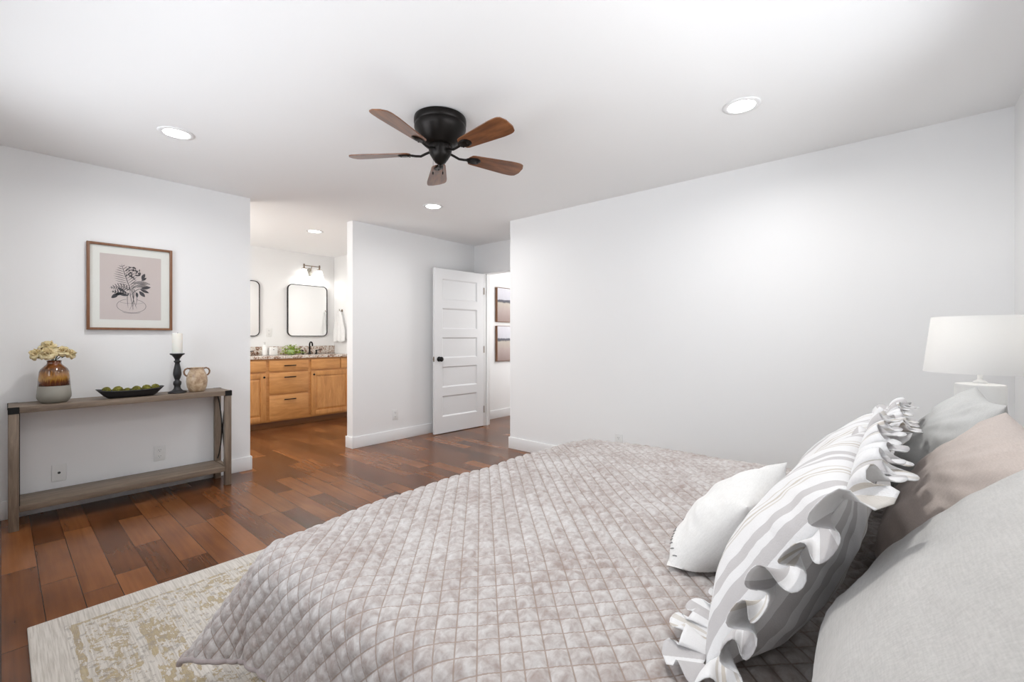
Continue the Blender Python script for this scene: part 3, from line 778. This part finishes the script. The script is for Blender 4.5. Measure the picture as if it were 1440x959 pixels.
for v in bm.verts: v.co *= 1 + .055 * noise.noise(v.co * 160) + .04 * noise.noise(v.co * 60)
ball0 = mk('moss_ball', bm, M_MOSS, smooth=True)
MB = [(.487, 4.20, .84, 'leftmost'), (.548, 4.195, 1.0, 'second from left'), (.600, 4.205, .74, 'third from left, the lowest'), (.650, 4.195, .92, 'third from right'), (.708, 4.20, .96, 'second from right'), (.760, 4.197, .86, 'rightmost')]
for i, (x, y, s, w) in enumerate(MB):
    b_ = ball0 if i == 0 else ball0.copy()
    if i: COL.objects.link(b_)
    lift = .019 + .030 * s + (.012 if abs(x - .62) > .10 else 0.003)
    b_.location = (x, y, CZ + lift); b_.scale = (s, s, s); b_.rotation_euler = (i, i * 2, i * 3)
    tag(b_, 'olive green moss ball in the black tray, %s of the six' % w, 'moss ball', 'moss balls in the black tray')

def candle():
    bm = bmesh.new()
    lathe(bm, [(0, 0), (.058, 0), (.060, .006), (.050, .014), (.036, .020), (.026, .030), (.021, .040), (.020, .055), (.025, .064), (.0265, .076), (.025, .088), (.016, .096), (.015, .104), (.019, .112), (.0265, .138), (.027, .152), (.024, .182), (.0175, .215), (.015, .232), (.022, .240), (.0225, .247), (.015, .252), (.016, .262), (.024, .276), (.034, .290), (.047, .298), (.0475, .304), (.044, .306), (.0, .302)], 44)
    o = mk('candle_holder', bm, M_BLACKWOOD, smooth=True); o.location = (.897, 4.215, CZ)
    tag(o, 'turned black wooden candlestick on the console holding a white candle', 'candle holder')
    c = empty('pillar_candle', (.897, 4.215, CZ + .304))
    bm = bmesh.new(); lathe(bm, [(0, 0), (.033, 0), (.034, .003), (.034, .150), (.032, .156), (.028, .157), (.02, .152), (0, .150)], 36)
    mk('wax', bm, plain('ivory_wax', (.84, .83, .77), .45, sss=.2), c, smooth=True)
    bm = bmesh.new(); tube(bm, [(0, 0, .148), (.001, 0, .158), (.004, 0, .164)], .0012, 6); mk('wick', bm, M_SLOT, c)
    tag(c, 'ivory pillar candle standing on the black candlestick', 'candle')
candle()
def jug():
    j = empty('ceramic_jug', (1.025, 4.215, CZ))
    bm = bmesh.new()
    lathe(bm, [(0, 0), (.046, 0), (.053, .006), (.066, .040), (.0715, .080), (.069, .115), (.060, .145), (.050, .165), (.046, .178), (.047, .187), (.050, .190), (.046, .190), (.042, .178), (.046, .163), (.056, .143), (.064, .115), (.0665, .08), (.061, .042), (.045, .012), (0, .010)], 48)
    t = N('tan_speckled_glaze'); n = t.noise(t.coord(), 26, 5, .65, .5)
    m = t.set(color=t.ramp(n, [(.33, (.30, .185, .105)), (.5, (.47, .335, .215)), (.65, (.60, .47, .33))]), rough=.3, normal=t.bump(n, .2, .004), coat=.3)
    mk('jug_body', bm, m, j, smooth=True)
    for s in (-1, 1):
        bm = bmesh.new(); pts = [(s * .046, 0, .182), (s * .062, 0, .186), (s * .078, 0, .178), (s * .086, 0, .160), (s * .083, 0, .142), (s * .072, 0, .128), (s * .062, 0, .127)]
        tube(bm, pts, .006, 10); mk('handle', bm, plain('brown_handle_glaze', (.24, .135, .075), .4), j, smooth=True)
    j.rotation_euler = (0, 0, -.0)
    tag(j, 'small tan two-handled ceramic jug at the console right end', 'jug')
jug()

# ------------------------------------------------------------ framed art on the left wall
def ribbon(bm, pts, w, y, taper=True):
    pts = [Vector((p[0], 0, p[1])) for p in pts]; L = []; n = len(pts)
    for i, p in enumerate(pts):
        d = (pts[min(i + 1, n - 1)] - pts[max(i - 1, 0)]).normalized(); s = Vector((-d.z, 0, d.x)); k = i / (n - 1)
        ww = w * (math.sin(PI * min(max(k, .02), .98)) ** .5 if taper else 1) / 2
        L.append((bm.verts.new((p.x + s.x * ww, y, p.z + s.z * ww)), bm.verts.new((p.x - s.x * ww, y, p.z - s.z * ww))))
    for a, b in zip(L, L[1:]): bm.faces.new((a[0], a[1], b[1], b[0]))
def bez(p0, p1, p2, n=12): return [((1 - t) ** 2 * p0[0] + 2 * t * (1 - t) * p1[0] + t * t * p2[0], (1 - t) ** 2 * p0[1] + 2 * t * (1 - t) * p1[1] + t * t * p2[1]) for t in [i / n for i in range(n + 1)]]
def leafpoly(bm, c, ang, L, W, y):
    d = (math.cos(ang), math.sin(ang)); s = (-d[1], d[0]); n = 8; a = []; b = []
    for i in range(n + 1):
        t = i / n; w = W / 2 * math.sin(PI * t) ** .8 + .0001
        a.append(bm.verts.new((c[0] + d[0] * L * t + s[0] * w, y, c[1] + d[1] * L * t + s[1] * w))); b.append(bm.verts.new((c[0] + d[0] * L * t - s[0] * w, y, c[1] + d[1] * L * t - s[1] * w)))
    for i in range(n): bm.faces.new((a[i], b[i], b[i + 1], a[i + 1]))
def framed_art():
    cx, cz, W, H = .651, 1.563, .497, .636
    f = empty('framed_artwork', (cx, YL - .004, cz))
    bm = bmesh.new(); fw = .017; D = .028
    for lo, hi in (((-W / 2, -D, -H / 2), (-W / 2 + fw, 0, H / 2)), ((W / 2 - fw, -D, -H / 2), (W / 2, 0, H / 2)), ((-W / 2 + fw, -D, -H / 2), (W / 2 - fw, 0, -H / 2 + fw)), ((-W / 2 + fw, -D, H / 2 - fw), (W / 2 - fw, 0, H / 2))): box(bm, lo, hi, .0015)
    mk('frame', bm, M_FRAME, f, sharp=.6)
    bm = bmesh.new(); box(bm, (-W / 2 + fw - .001, -.012, -H / 2 + fw - .001), (W / 2 - fw + .001, -.008, H / 2 - fw + .001)); mk('mat_board', bm, plain('ivory_mat_board', (.80, .80, .755), .8), f)
    pw, ph = .178, .240
    bm = bmesh.new(); box(bm, (-pw, -.0135, -ph), (pw, -.0118, ph + .004)); pr_ = mk('print', bm, plain('dusty_pink_paper', (.62, .545, .52), .8), f)
    bm = bmesh.new(); y = -.0142; rn = random.Random(4)
    # glass bowl outline
    def ell(cx_, cz_, a, b, t0, t1, w, n=40): ribbon(bm, [(cx_ + a * math.cos(t0 + (t1 - t0) * i / n), cz_ + b * math.sin(t0 + (t1 - t0) * i / n)) for i in range(n + 1)], w, y, False)
    ell(0, -.135, .085, .052, PI * .62, PI * 2.38, .0022); ell(0, -.108, .066, .010, PI, 2 * PI, .0014); ell(.0, -.183, .05, .008, PI, 2 * PI, .0018)
    for (x0, z0_, x1, z1, bx) in ((-.01, .02, .012, -.165, -.012), (.006, .02, -.012, -.168, .03), (0, .0, .03, -.155, .0), (-.004, .03, .004, -.17, .02), (.01, .0, .022, -.14, .045), (-.02, -.04, -.02, -.15, -.03)):
        ribbon(bm, bez((x0, z0_), (bx, -.06), (x1, z1)), .003, y)
    def frond(p0, p1, p2, n, L, side=2, w=.0035):
        P = bez(p0, p1, p2, n); ribbon(bm, P, .0042, y)
        for i in range(1, n):
            dx, dz = P[i][0] - P[i - 1][0], P[i][1] - P[i - 1][1]; a = math.atan2(dz, dx); l = L * math.sin(PI * (i / n) ** .8 * .93 + .15)
            for s in ((1, -1) if side == 2 else (side,)): leafpoly(bm, P[i], a + s * 1.05, l, w, y - .0002)
    frond((0, -.03), (-.03, .06), (-.058, .175), 12, .078, 2, .0036)
    frond((0, -.02), (-.06, .02), (-.125, -.01), 9, .034, 2, .005)
    frond((.0, .03), (.05, .075), (.115, .035), 10, .034, -1, .005)
    frond((.0, -.0), (.05, .05), (.112, .012), 10, .03, -1, .005)
    frond((-.005, -.06), (-.06, -.03), (-.118, -.035), 8, .024, 2, .007)
    for (x, z, a, l, w) in ((-.02, -.06, 2.9, .06, .02), (-.05, -.04, 3.5, .05, .022), (-.075, -.045, 3.9, .055, .026), (-.035, -.035, 2.5, .055, .018), (.045, -.02, -.9, .055, .024), (.05, -.005, -.45, .06, .020), (.055, .0, .25, .062, .022), (.03, -.03, -1.5, .04, .016), (.06, .07, 1.2, .05, .02), (.058, .06, .7, .04, .016)):
        leafpoly(bm, (x, z), a, l, w, y - .0003)
    ribbon(bm, bez((0, -.05), (.03, 0), (.06, -.002)), .004, y); ribbon(bm, bez((0, -.05), (-.04, -.03), (-.07, -.042)), .004, y)
    for k in range(34):   # open flower head as broken petal strokes
        a = rn.uniform(0, 2 * PI); r = .042 * math.sqrt(rn.random()); leafpoly(bm, (.012 + r * math.cos(a) * 1.05, .118 + r * math.sin(a)), a + rn.uniform(.9, 2.0), .020, .007, y - .0003)
    mk('botanical_drawing', bm, plain('charcoal_ink', (.055, .05, .055), .8), pr_)
    bm = bmesh.new(); box(bm, (-W / 2 + fw - .001, -.0215, -H / 2 + fw - .001), (W / 2 - fw + .001, -.020, H / 2 - fw + .001)); mk('glass', bm, M_GLASS, f)
    tag(f, 'walnut-framed dusty pink print of flowers in a bowl above the console', 'framed picture')
framed_art()

def hall_canvas(z0, z1, label, seed):
    f = empty('landscape_canvas', (4.77, 4.478, z0)); W, H, D = .50, z1 - z0, .042
    bm = bmesh.new()
    for lo, hi in (((0, -D, 0), (.005, 0, H)), ((W - .005, -D, 0), (W, 0, H)), ((.005, -D, 0), (W - .005, 0, .005)), ((.005, -D, H - .005), (W - .005, 0, H))): box(bm, lo, hi, .001)
    mk('frame', bm, M_FRAME, f, sharp=.6)
    t = N('landscape_print'); X, Y, Z = t.sep(t.coord()); n = t.noise(t.coord(), 18, 5, .7); n2 = t.noise(t.map(t.coord(), (60, 60, 9)), 1, 4, .7)
    zz = t.math('ADD', t.math('DIVIDE', Z, H), t.math('MULTIPLY', t.math('SUBTRACT', t.noise(t.map(t.coord(), (1, 1, 1), (seed, 0, 0)), 14, 4), .5), .09))
    c = t.ramp(zz, [(.0, (.33, .25, .23)), (.35, (.47, .39, .37)), (.55, (.54, .50, .44)), (.585, (.10, .10, .12)), (.635, (.14, .14, .17)), (.655, (.60, .60, .66)), (1, (.72, .72, .78))])
    c = t.mix(t.math('MULTIPLY', n2, .4), c, (.62, .56, .52), 'MULTIPLY')
    bm = bmesh.new(); box(bm, (.007, -D + .004, .007), (W - .007, -.004, H - .007)); mk('canvas_print', bm, t.set(color=c, rough=.8), f)
    tag(f, label, 'picture')
hall_canvas(1.415, 1.925, 'upper of two framed landscape canvases on the hallway wall beyond the door', 0)
hall_canvas(.835, 1.360, 'lower of two framed landscape canvases on the hallway wall beyond the door', 4)

# ------------------------------------------------------------ outlets
def plate(name, loc, rz, kind, label, cat, group=None):
    o = empty(name, loc, rz); w, h = .036, .058
    bm = bmesh.new(); box(bm, (-w, -.006, -h), (w, 0, h), .0025, 3); mk('cover_plate', bm, M_PLATE, o, sharp=.6)
    if kind == 'outlet':
        for z in (-.024, .024):
            bm = bmesh.new(); lathe(bm, [(0, -.0058), (.0165, -.0058), (.0165, -.0078), (.015, -.0085), (0, -.0085)], 24, (0, 0, z), axis='Y'); s = mk('socket', bm, M_PLATE, o, smooth=False)
            bm = bmesh.new(); box(bm, (-.0075, -.0092, z - .002), (-.0055, -.008, z + .008)); box(bm, (.0055, -.0092, z - .001), (.0075, -.008, z + .007)); lathe(bm, [(0, -.0092), (.0022, -.0092), (.0022, -.008), (0, -.008)], 10, (0, 0, z - .008), axis='Y'); mk('slot', bm, M_SLOT, s)
    elif kind == 'cable':
        bm = bmesh.new(); lathe(bm, [(0, -.016), (.0045, -.016), (.0045, -.008), (.008, -.008), (.008, -.005), (0, -.005)], 12, axis='Y'); mk('cable_jack', bm, M_SLOT, o)
    tag(o, label, cat, group)
plate('cable_plate', (.266, YL, .250), 0, 'cable', 'white wall plate with a dark centre jack, under the console toward the left', 'wall plate')
plate('wall_outlet', (.823, YL, .276), 0, 'outlet', 'white power outlet low on the wall under the console', 'outlet')
plate('wall_outlet', (3.00, YL, .295), 0, 'outlet', 'white power outlet on the partition wall left of the open door', 'outlet')
plate('wall_outlet', (XR, 1.875, .275), -PI / 2, 'outlet', 'white power outlet low on the right wall just above the bed edge', 'outlet')
plate('wall_outlet', (2.472, BY, 1.26), 0, 'outlet', 'white outlet on the bathroom wall between the two mirrors', 'outlet')

# ------------------------------------------------------------ recessed lights
def make_down():
    o = empty('recessed_light')
    bm = bmesh.new(); lathe(bm, [(.066, -.003), (.070, -.006), (.092, -.004), (.094, 0), (.066, 0)], 48, closed=True); mk('trim_ring', bm, M_TRIM, o, smooth=True)
    bm = bmesh.new(); lathe(bm, [(0, -.0035), (.066, -.0035), (.066, -.001), (0, -.001)], 48); mk('lens', bm, M_LENS, o)
    return o
dproto = make_down()
for i, (x, y, lb, en) in enumerate([(.706, 3.338, 'round lit recessed ceiling light above the console table side of the room', 1),
                                (2.625, .643, 'round lit recessed ceiling light nearest the right wall', 1),
                                (2.708, 3.356, 'small round lit recessed ceiling light below the fan, near the partition', 1),
                                (2.43, 5.20, 'round lit recessed ceiling light in the bathroom', 1.0)]):
    d = dproto if i == 0 else copy_tree(dproto)
    d.location = (x, y, CH); tag(d, lb, 'ceiling light', 'recessed ceiling lights')
    lamp_light('downlight', 'AREA', (x, y, CH - .012), DOWN_E * en, (1, .99, .975) if i < 3 else (1, .97, .92), .13, shape='DISK', spread=math.radians(165))
lamp_light('downlight', 'AREA', (.70, .65, CH - .012), DOWN_E, (1, .99, .975), .13, shape='DISK', spread=math.radians(165))   # fourth light of the room, behind the frame's edge

# ------------------------------------------------------------ ceiling fan
def fan():
    f = empty('ceiling_fan', (1.65, 1.98, CH))
    bm = bmesh.new(); lathe(bm, [(0, 0), (.138, 0), (.146, -.004), (.148, -.012), (.148, -.034), (.143, -.042), (.146, -.050), (.146, -.062), (.138, -.080), (.126, -.102), (.112, -.124), (.100, -.140), (.088, -.152), (.080, -.158), (0, -.158)], 64)
    mk('motor_housing', bm, M_BRONZE, f, sharp=.7)
    bm = bmesh.new(); lathe(bm, [(0, -.157), (.066, -.157), (.068, -.166), (.064, -.190), (.060, -.198), (.060, -.205), (.050, -.222), (.044, -.232), (.040, -.236), (.030, -.252), (.016, -.262), (0, -.265)], 48)
    mk('switch_cup', bm, M_BRONZE, f, sharp=.7)
    bm = bmesh.new(); lathe(bm, [(0, -.262), (.007, -.262), (.009, -.272), (.005, -.280), (0, -.281)], 16); mk('finial', bm, M_BRONZE, f, smooth=True)
    for s, l in ((-1, .06), (1, .04)):
        bm = bmesh.new(); tube(bm, [(s * .035, .02, -.235), (s * .036, .021, -.245 - l)], .001, 5); lathe(bm, [(0, -.245 - l), (.004, -.25 - l), (.004, -.262 - l), (0, -.266 - l)], 10, (s * .036, .021, 0)); mk('pull_chain', bm, M_BRONZE, f)
    for k in range(5):
        a = math.radians(53 + 72 * k); R = Matrix.Rotation(a, 4, 'Z') @ Matrix.Rotation(math.radians(-13), 4, 'X')
        bm = bmesh.new(); n = 26; top = []; bot = []; x0, x1 = .175, .535
        up, lo = [], []
        for i in range(n + 1):
            t = i / n; x = x0 + (x1 - x0) * t; w = .041 + (.066 - .041) * min(t / .75, 1)
            if t < .08: w *= math.sqrt(max(0, 1 - ((.08 - t) / .08) ** 2)) * .6 + .4
            if t > .86: w *= math.sqrt(max(0, 1 - ((t - .86) / .14) ** 2)) ** .8 * .62 + .38
            up.append((x, w)); lo.append((x, -w))
        loop = up + lo[::-1]; vt = [bm.verts.new((x, y, .003)) for x, y in loop]; vb = [bm.verts.new((x, y, -.003)) for x, y in loop]
        m = len(loop)
        for i in range(n): 
            bm.faces.new((vt[i], vt[i + 1], vt[m - 2 - i], vt[m - 1 - i])); bm.faces.new((vb[i], vb[m - 1 - i], vb[m - 2 - i], vb[i + 1]))
        for i in range(m): bm.faces.new((vt[i], vb[i], vb[(i + 1) % m], vt[(i + 1) % m]))
        b = mk('blade', bm, M_BLADE, f, sharp=.6); b.matrix_local = Matrix.Translation((0, 0, -.198)) @ R
        bm = bmesh.new()
        tube(bm, [(.050, 0, .012), (.085, 0, .000), (.115, 0, -.012), (.145, 0, -.010), (.170, 0, -.006)], .007, 10)
        # pear-shaped blade foot under the blade
        pts = []; n2 = 24
        for i in range(n2):
            th = 2 * PI * i / n2; c = math.cos(th); s_ = math.sin(th); pts.append((.205 + .048 * c, (.030 + .006 * c) * s_))
        a1 = [bm.verts.new((x, y, -.0035)) for x, y in pts]; a2 = [bm.verts.new((.205 + (x - .205) * .8, y * .8, -.010)) for x, y in pts]
        for i in range(n2): bm.faces.new((a1[i], a1[(i + 1) % n2], a2[(i + 1) % n2], a2[i]))
        bm.faces.new(a1); bm.faces.new(a2)
        for px, py in ((.185, .015), (.185, -.015), (.232, 0)): lathe(bm, [(.0, -.0135), (.004, -.0125), (.005, -.010), (0, -.0095)], 10, (px, py, 0))
        ir = mk('blade_iron', bm, M_BRONZE, b, sharp=.7)
    tag(f, 'dark bronze flush ceiling fan with five walnut brown blades', 'ceiling fan')
fan()

# ------------------------------------------------------------ bathroom
def vanity():
    YF = 6.17; v = empty('vanity_cabinet', (2.2, 6.43, 0)); ox, oy = 2.2, 6.43; X0, X1 = .62, BX - .003
    def b(name, lo, hi, mat, bev=.002, parent=v):
        bm = bmesh.new(); box(bm, (lo[0] - ox, lo[1] - oy, lo[2]), (hi[0] - ox, hi[1] - oy, hi[2]), bev); return mk(name, bm, mat, parent, sharp=.6)
    b('carcass', (X0, YF, .085), (X1, BY - .002, .905), M_MAPLE_X)
    b('toe_kick', (X0, YF + .06, 0), (X1, BY - .01, .085), M_MAPLE_TOE)
    def pull(parent, x, z, L=.075):
        bm = bmesh.new(); y = YF - .018
        tube(bm, [(x - L - ox, y - .024 - oy, z), (x + L - ox, y - .024 - oy, z)], .0075, 8)
        for s in (-1, 1): tube(bm, [(x + s * (L - .012) - ox, y - oy, z), (x + s * (L - .012) - ox, y - .024 - oy, z)], .005, 8)
        mk('pull_handle', bm, M_PULL, parent, smooth=True)
    def knob(parent, x, z):
        bm = bmesh.new(); lathe(bm, [(0, 0), (.006, 0), (.006, -.012), (.014, -.018), (.013, -.027), (0, -.029)], 16, (x - ox, YF - .018 - oy, z), axis='Y'); mk('knob', bm, M_KNOBM, parent, smooth=True)
    def bevelfront(name, x0, x1, z0, z1): return b(name, (x0, YF - .019, z0), (x1, YF - .0005, z1), M_MAPLE_X, .004)
    for x0, x1 in ((2.283, 2.790),):
        for z0, z1, hz in ((.745, .885, .815), (.452, .722, .662), (.105, .428, .368)):
            pull(bevelfront('drawer', x0, x1, z0, z1), (x0 + x1) / 2, hz)
    for x0, x1 in ((2.828, 3.250), (3.262, 3.415), (1.830, 2.245), (1.40, 1.815), (.66, 1.36)): bevelfront('false_front', x0, x1, .745, .885)
    for x0, x1, kx in ((2.828, 3.415, 2.858), (1.660, 2.245, 2.215), (1.04, 1.625, 1.07)):
        z0, z1 = .105, .722; fr = .066; bm = bmesh.new(); yf, yb = YF - .019 - oy, YF - .0005 - oy
        for lo, hi in (((x0, z0), (x0 + fr, z1)), ((x1 - fr, z0), (x1, z1)), ((x0 + fr, z0), (x1 - fr, z0 + fr)), ((x0 + fr, z1 - fr), (x1 - fr, z1))): box(bm, (lo[0] - ox, yf, lo[1]), (hi[0] - ox, yb, hi[1]), .003)
        dr = mk('cabinet_door', bm, M_MAPLE_Z, v, sharp=.6)
        bm = bmesh.new(); m = .03; a = [(x0 + fr, z0 + fr), (x1 - fr, z0 + fr), (x1 - fr, z1 - fr), (x0 + fr, z1 - fr)]; i_ = [(x0 + fr + m, z0 + fr + m), (x1 - fr - m, z0 + fr + m), (x1 - fr - m, z1 - fr - m), (x0 + fr + m, z1 - fr - m)]
        av = [bm.verts.new((p[0] - ox, yf + .012, p[1])) for p in a]; iv = [bm.verts.new((p[0] - ox, yf + .003, p[1])) for p in i_]
        for k in range(4): bm.faces.new((av[k], av[(k + 1) % 4], iv[(k + 1) % 4], iv[k]))
        bm.faces.new(iv); mk('raised_panel', bm, M_MAPLE_Z, dr); knob(dr, kx, .675)
    tag(v, 'honey maple bathroom vanity cabinet with drawers and raised panel doors', 'vanity cabinet')
    bm = bmesh.new(); box(bm, (X0, YF - .035, .906), (X1 + .001, BY - .001, .946), .006, 3)
    c = mk('countertop', bm, M_GRANITE, sharp=.6); tag(c, 'speckled brown and white granite countertop on the vanity', 'countertop')
    bm = bmesh.new(); box(bm, (X0, BY - .022, .947), (X1, BY - .001, 1.060), .002); mk('backsplash', bm, M_GRANITE, c, sharp=.6)
vanity()
CT = .9465
def faucet(x, label):
    f = empty('faucet', (x, 6.56, CT)); bm = bmesh.new()
    lathe(bm, [(0, 0), (.024, 0), (.022, .008), (.015, .016), (.013, .03), (0, .03)], 20)
    pts = [(0, 0, .02), (0, 0, .13)] + [(0, -.045 + .045 * math.cos(a), .13 + .045 * math.sin(a)) for a in [PI * k / 8 for k in range(1, 8)]] + [(0, -.092, .115)]
    tube(bm, pts, .0105, 12); mk('spout', bm, M_BRONZE, f, smooth=True)
    for s in (-1, 1):
        bm = bmesh.new(); lathe(bm, [(0, 0), (.020, 0), (.018, .008), (.011, .018), (.011, .045), (.016, .055), (0, .058)], 18, (s * .10, 0, 0)); tube(bm, [(s * .10, 0, .05), (s * .155, -.01, .058)], .006, 8); mk('faucet_handle', bm, M_BRONZE, f, smooth=True)
    tag(f, label, 'faucet', 'dark bronze faucets')
faucet(2.99, 'dark bronze gooseneck faucet under the fully visible mirror')
faucet(2.07, 'dark bronze faucet half hidden by the wall edge, left of the soap dispenser')
def mirror(x0, x1, label):
    z0, z1 = 1.205, 1.965; o = empty('vanity_mirror', ((x0 + x1) / 2, BY, (z0 + z1) / 2)); w, h, r = (x1 - x0) / 2, (z1 - z0) / 2, .07
    def rr(w, h, r, n=8):
        P = []
        for cx, cz, a0 in ((w - r, h - r, 0), (-w + r, h - r, PI / 2), (-w + r, -h + r, PI), (w - r, -h + r, 1.5 * PI)):
            for k in range(n + 1): a = a0 + PI / 2 * k / n; P.append((cx + r * math.cos(a), cz + r * math.sin(a)))
        return P
    A, B = rr(w, h, r), rr(w - .009, h - .009, r - .009); bm = bmesh.new(); n = len(A)
    R = [[bm.verts.new((p[0], y, p[1])) for p in P] for P, y in ((A, -.001), (A, -.034), (B, -.034), (B, -.001))]
    for a, b in zip(R, R[1:] + R[:1]):
        for i in range(n): bm.faces.new((a[i], a[(i + 1) % n], b[(i + 1) % n], b[i]))
    mk('mirror_frame', bm, M_BLACK, o, sharp=.6)
    bm = bmesh.new(); f1 = [bm.verts.new((p[0], -.026, p[1])) for p in B]; f0 = [bm.verts.new((p[0], -.022, p[1])) for p in B]; bm.faces.new(f1); bm.faces.new(f0)
    for i in range(n): bm.faces.new((f1[i], f1[(i + 1) % n], f0[(i + 1) % n], f0[i]))
    mk('mirror_glass', bm, M_MIRROR, o); tag(o, label, 'mirror', 'black framed bathroom mirrors')
mirror(2.715, 3.305, 'black framed mirror with rounded corners under the bathroom wall light')
mirror(1.755, 2.345, 'black framed mirror cut off by the wall edge, left of the other')
def vanity_light(x, label, seen=True):
    o = empty('vanity_light', (x, BY, 2.17)); bm = bmesh.new()
    lathe(bm, [(0, 0), (.036, 0), (.036, -.008), (.030, -.014), (0, -.018)], 28, axis='Y')
    for v in bm.verts: v.co.z *= 1.6
    mk('back_plate', bm, plain('pewter', (.45, .43, .38), .35, .6), o, smooth=True)
    bm = bmesh.new(); tube(bm, [(0, -.012, .0), (0, -.05, .03), (0, -.085, .075)], .006, 8); tube(bm, [(-.125, -.085, .078), (.125, -.085, .078)], .006, 8)
    for s in (-1, 1): tube(bm, [(s * .115, -.085, .10), (s * .115, -.085, .035)], .011, 10); lathe(bm, [(0, .04), (.032, .036), (.034, .026), (0, .026)], 20, (s * .115, -.085, 0))
    mk('light_bar', bm, M_NICKEL, o, smooth=True)
    for s in (-1, 1):
        bm = bmesh.new(); lathe(bm, [(.022, .028), (.034, .018), (.042, -.01), (.050, -.045), (.062, -.085), (.059, -.085), (.047, -.045), (.039, -.01), (.031, .014), (.02, .022)], 32, (s * .115, -.085, 0), closed=True); mk('glass_shade', bm, M_SHADE_LIT, o, smooth=True)
        lt = lamp_light('vanity_bulb', 'POINT', (s * .115, -.085, -.07), .8, (1, .97, .92), .035); lt.parent = o
    tag(o, label, 'wall light')
vanity_light(3.04, 'two-shade bronze wall light above the black framed bathroom mirror')
def towel():
    o = empty('hand_towel', (BX, 6.43, 1.12)); bm = bmesh.new(); n, m = 44, 26
    for side in (0, 1):
        g = []
        for i in range(m + 1):
            t = i / m; row = []; Ht = .47 if side == 0 else .40
            for j in range(n + 1):
                s = j / n * 2 - 1; w = .02 + .145 * min(1, t * 1.5) ** .8
                y = s * w; z = Ht * (1 - t) + (.0 if side == 0 else .03) + .01 * math.sin(s * 5) * t; x = -.035 - side * -.018 - .014 * math.sin(s * 9 + side) * (1 - .4 * t) - .012 * (1 - abs(s)) * (1 - t)
                row.append(bm.verts.new((x - (.018 if side == 0 else 0), y, z)))
            g.append(row)
        for a in range(m):
            for b in range(n): bm.faces.new((g[a][b], g[a][b + 1], g[a + 1][b + 1], g[a + 1][b]))
    c = mk('towel_cloth', bm, M_TOWEL, o, smooth=True); md = c.modifiers.new('t', 'SOLIDIFY'); md.thickness = .006
    tag(o, 'white hand towel hanging from a hook on the bathroom right wall', 'towel')
    h = empty('towel_hook', (BX, 6.43, 1.60)); bm = bmesh.new(); lathe(bm, [(0, 0), (.02, 0), (.02, -.006), (0, -.008)], 20, axis='X'); tube(bm, [(-.005, 0, 0), (-.03, 0, -.01), (-.045, 0, .0), (-.048, 0, .02)], .005, 8)
    mk('hook_arm', bm, M_NICKEL, h, smooth=True); tag(h, 'small metal towel hook on the bathroom right wall', 'hook')
towel()
def counter_items():
    d = empty('soap_dispenser', (2.362, 6.52, CT)); bm = bmesh.new(); lathe(bm, [(0, 0), (.030, 0), (.033, .006), (.033, .115), (.028, .128), (.014, .134), (.012, .142), (0, .142)], 28); mk('bottle', bm, M_PLATE, d, smooth=True)
    bm = bmesh.new(); lathe(bm, [(0, .141), (.006, .141), (.006, .17), (.011, .172), (.011, .182), (0, .184)], 14); tube(bm, [(0, 0, .176), (-.02, -.02, .178), (-.03, -.03, .172)], .004, 8); mk('pump', bm, M_PLATE, d, smooth=True)
    tag(d, 'white pump soap dispenser on the counter beside the white tissue box', 'soap dispenser')
    t = empty('tissue_box', (2.455, 6.50, CT)); bm = bmesh.new(); box(bm, (-.048, -.048, 0), (.048, .048, .105), .006, 3); mk('box_body', bm, M_PLATE, t, sharp=.8)
    bm = bmesh.new(); lathe(bm, [(0, -.0495), (.006, -.0495), (.006, -.0475), (0, -.0475)], 14, (-.005, 0, .075), axis='Y'); mk('dark_spot', bm, M_SLOT, t)
    tag(t, 'white square box with a small dark mark on the vanity counter', 'box')
    p = empty('potted_plant', (2.66, 6.40, CT)); bm = bmesh.new(); lathe(bm, [(0, 0), (.035, 0), (.045, .01), (.052, .05), (.050, .07), (.046, .07), (.046, .012), (0, .012)], 28); mk('pot', bm, plain('pale_green_glass', (.35, .48, .22), .2), p, smooth=True)
    rn = random.Random(3); bm = bmesh.new()
    for k in range(330):
        a = rn.uniform(0, 2 * PI); e = rn.uniform(-.25, 1.4); R = rn.uniform(.05, .135); d = Vector((math.cos(a) * math.cos(e) * 1.15, math.sin(a) * math.cos(e) * .8, math.sin(e) * .85))
        c = d * R + Vector((0, 0, .035)); 
        if rn.random() < .22: c = Vector((rn.uniform(-.12, .20), rn.uniform(-.08, .05), rn.uniform(.004, .04)))
        c.z = max(c.z, .020)
        u = Vector((rn.uniform(-1, 1), rn.uniform(-1, 1), rn.uniform(-.4, .8))).normalized(); w = u.cross(Vector((rn.uniform(-1, 1), rn.uniform(-1, 1), 1))).normalized(); s = rn.uniform(.010, .019)
        bm.faces.new([bm.verts.new(c - u * s), bm.verts.new(c + w * s * .6), bm.verts.new(c + u * s), bm.verts.new(c - w * s * .6)])
    t_ = N('bright_green_leaf'); n_ = t_.noise(t_.coord(), 45, 2); lf = mk('foliage', bm, t_.set(color=t_.ramp(n_, [(.35, (.15, .23, .02)), (.65, (.42, .55, .08))]), rough=.5), p); lf['kind'] = 'stuff'
    for k in range(4):
        bm = bmesh.new(); a = k * 1.6; tube(bm, [(0, 0, .03), (.05 * math.cos(a), .04 * math.sin(a), .09), (.09 * math.cos(a), .07 * math.sin(a), .07)], .002, 5); mk('stem', bm, M_STEM, p)
    tag(p, 'bright green bushy little plant on the vanity counter', 'plant')
counter_items()
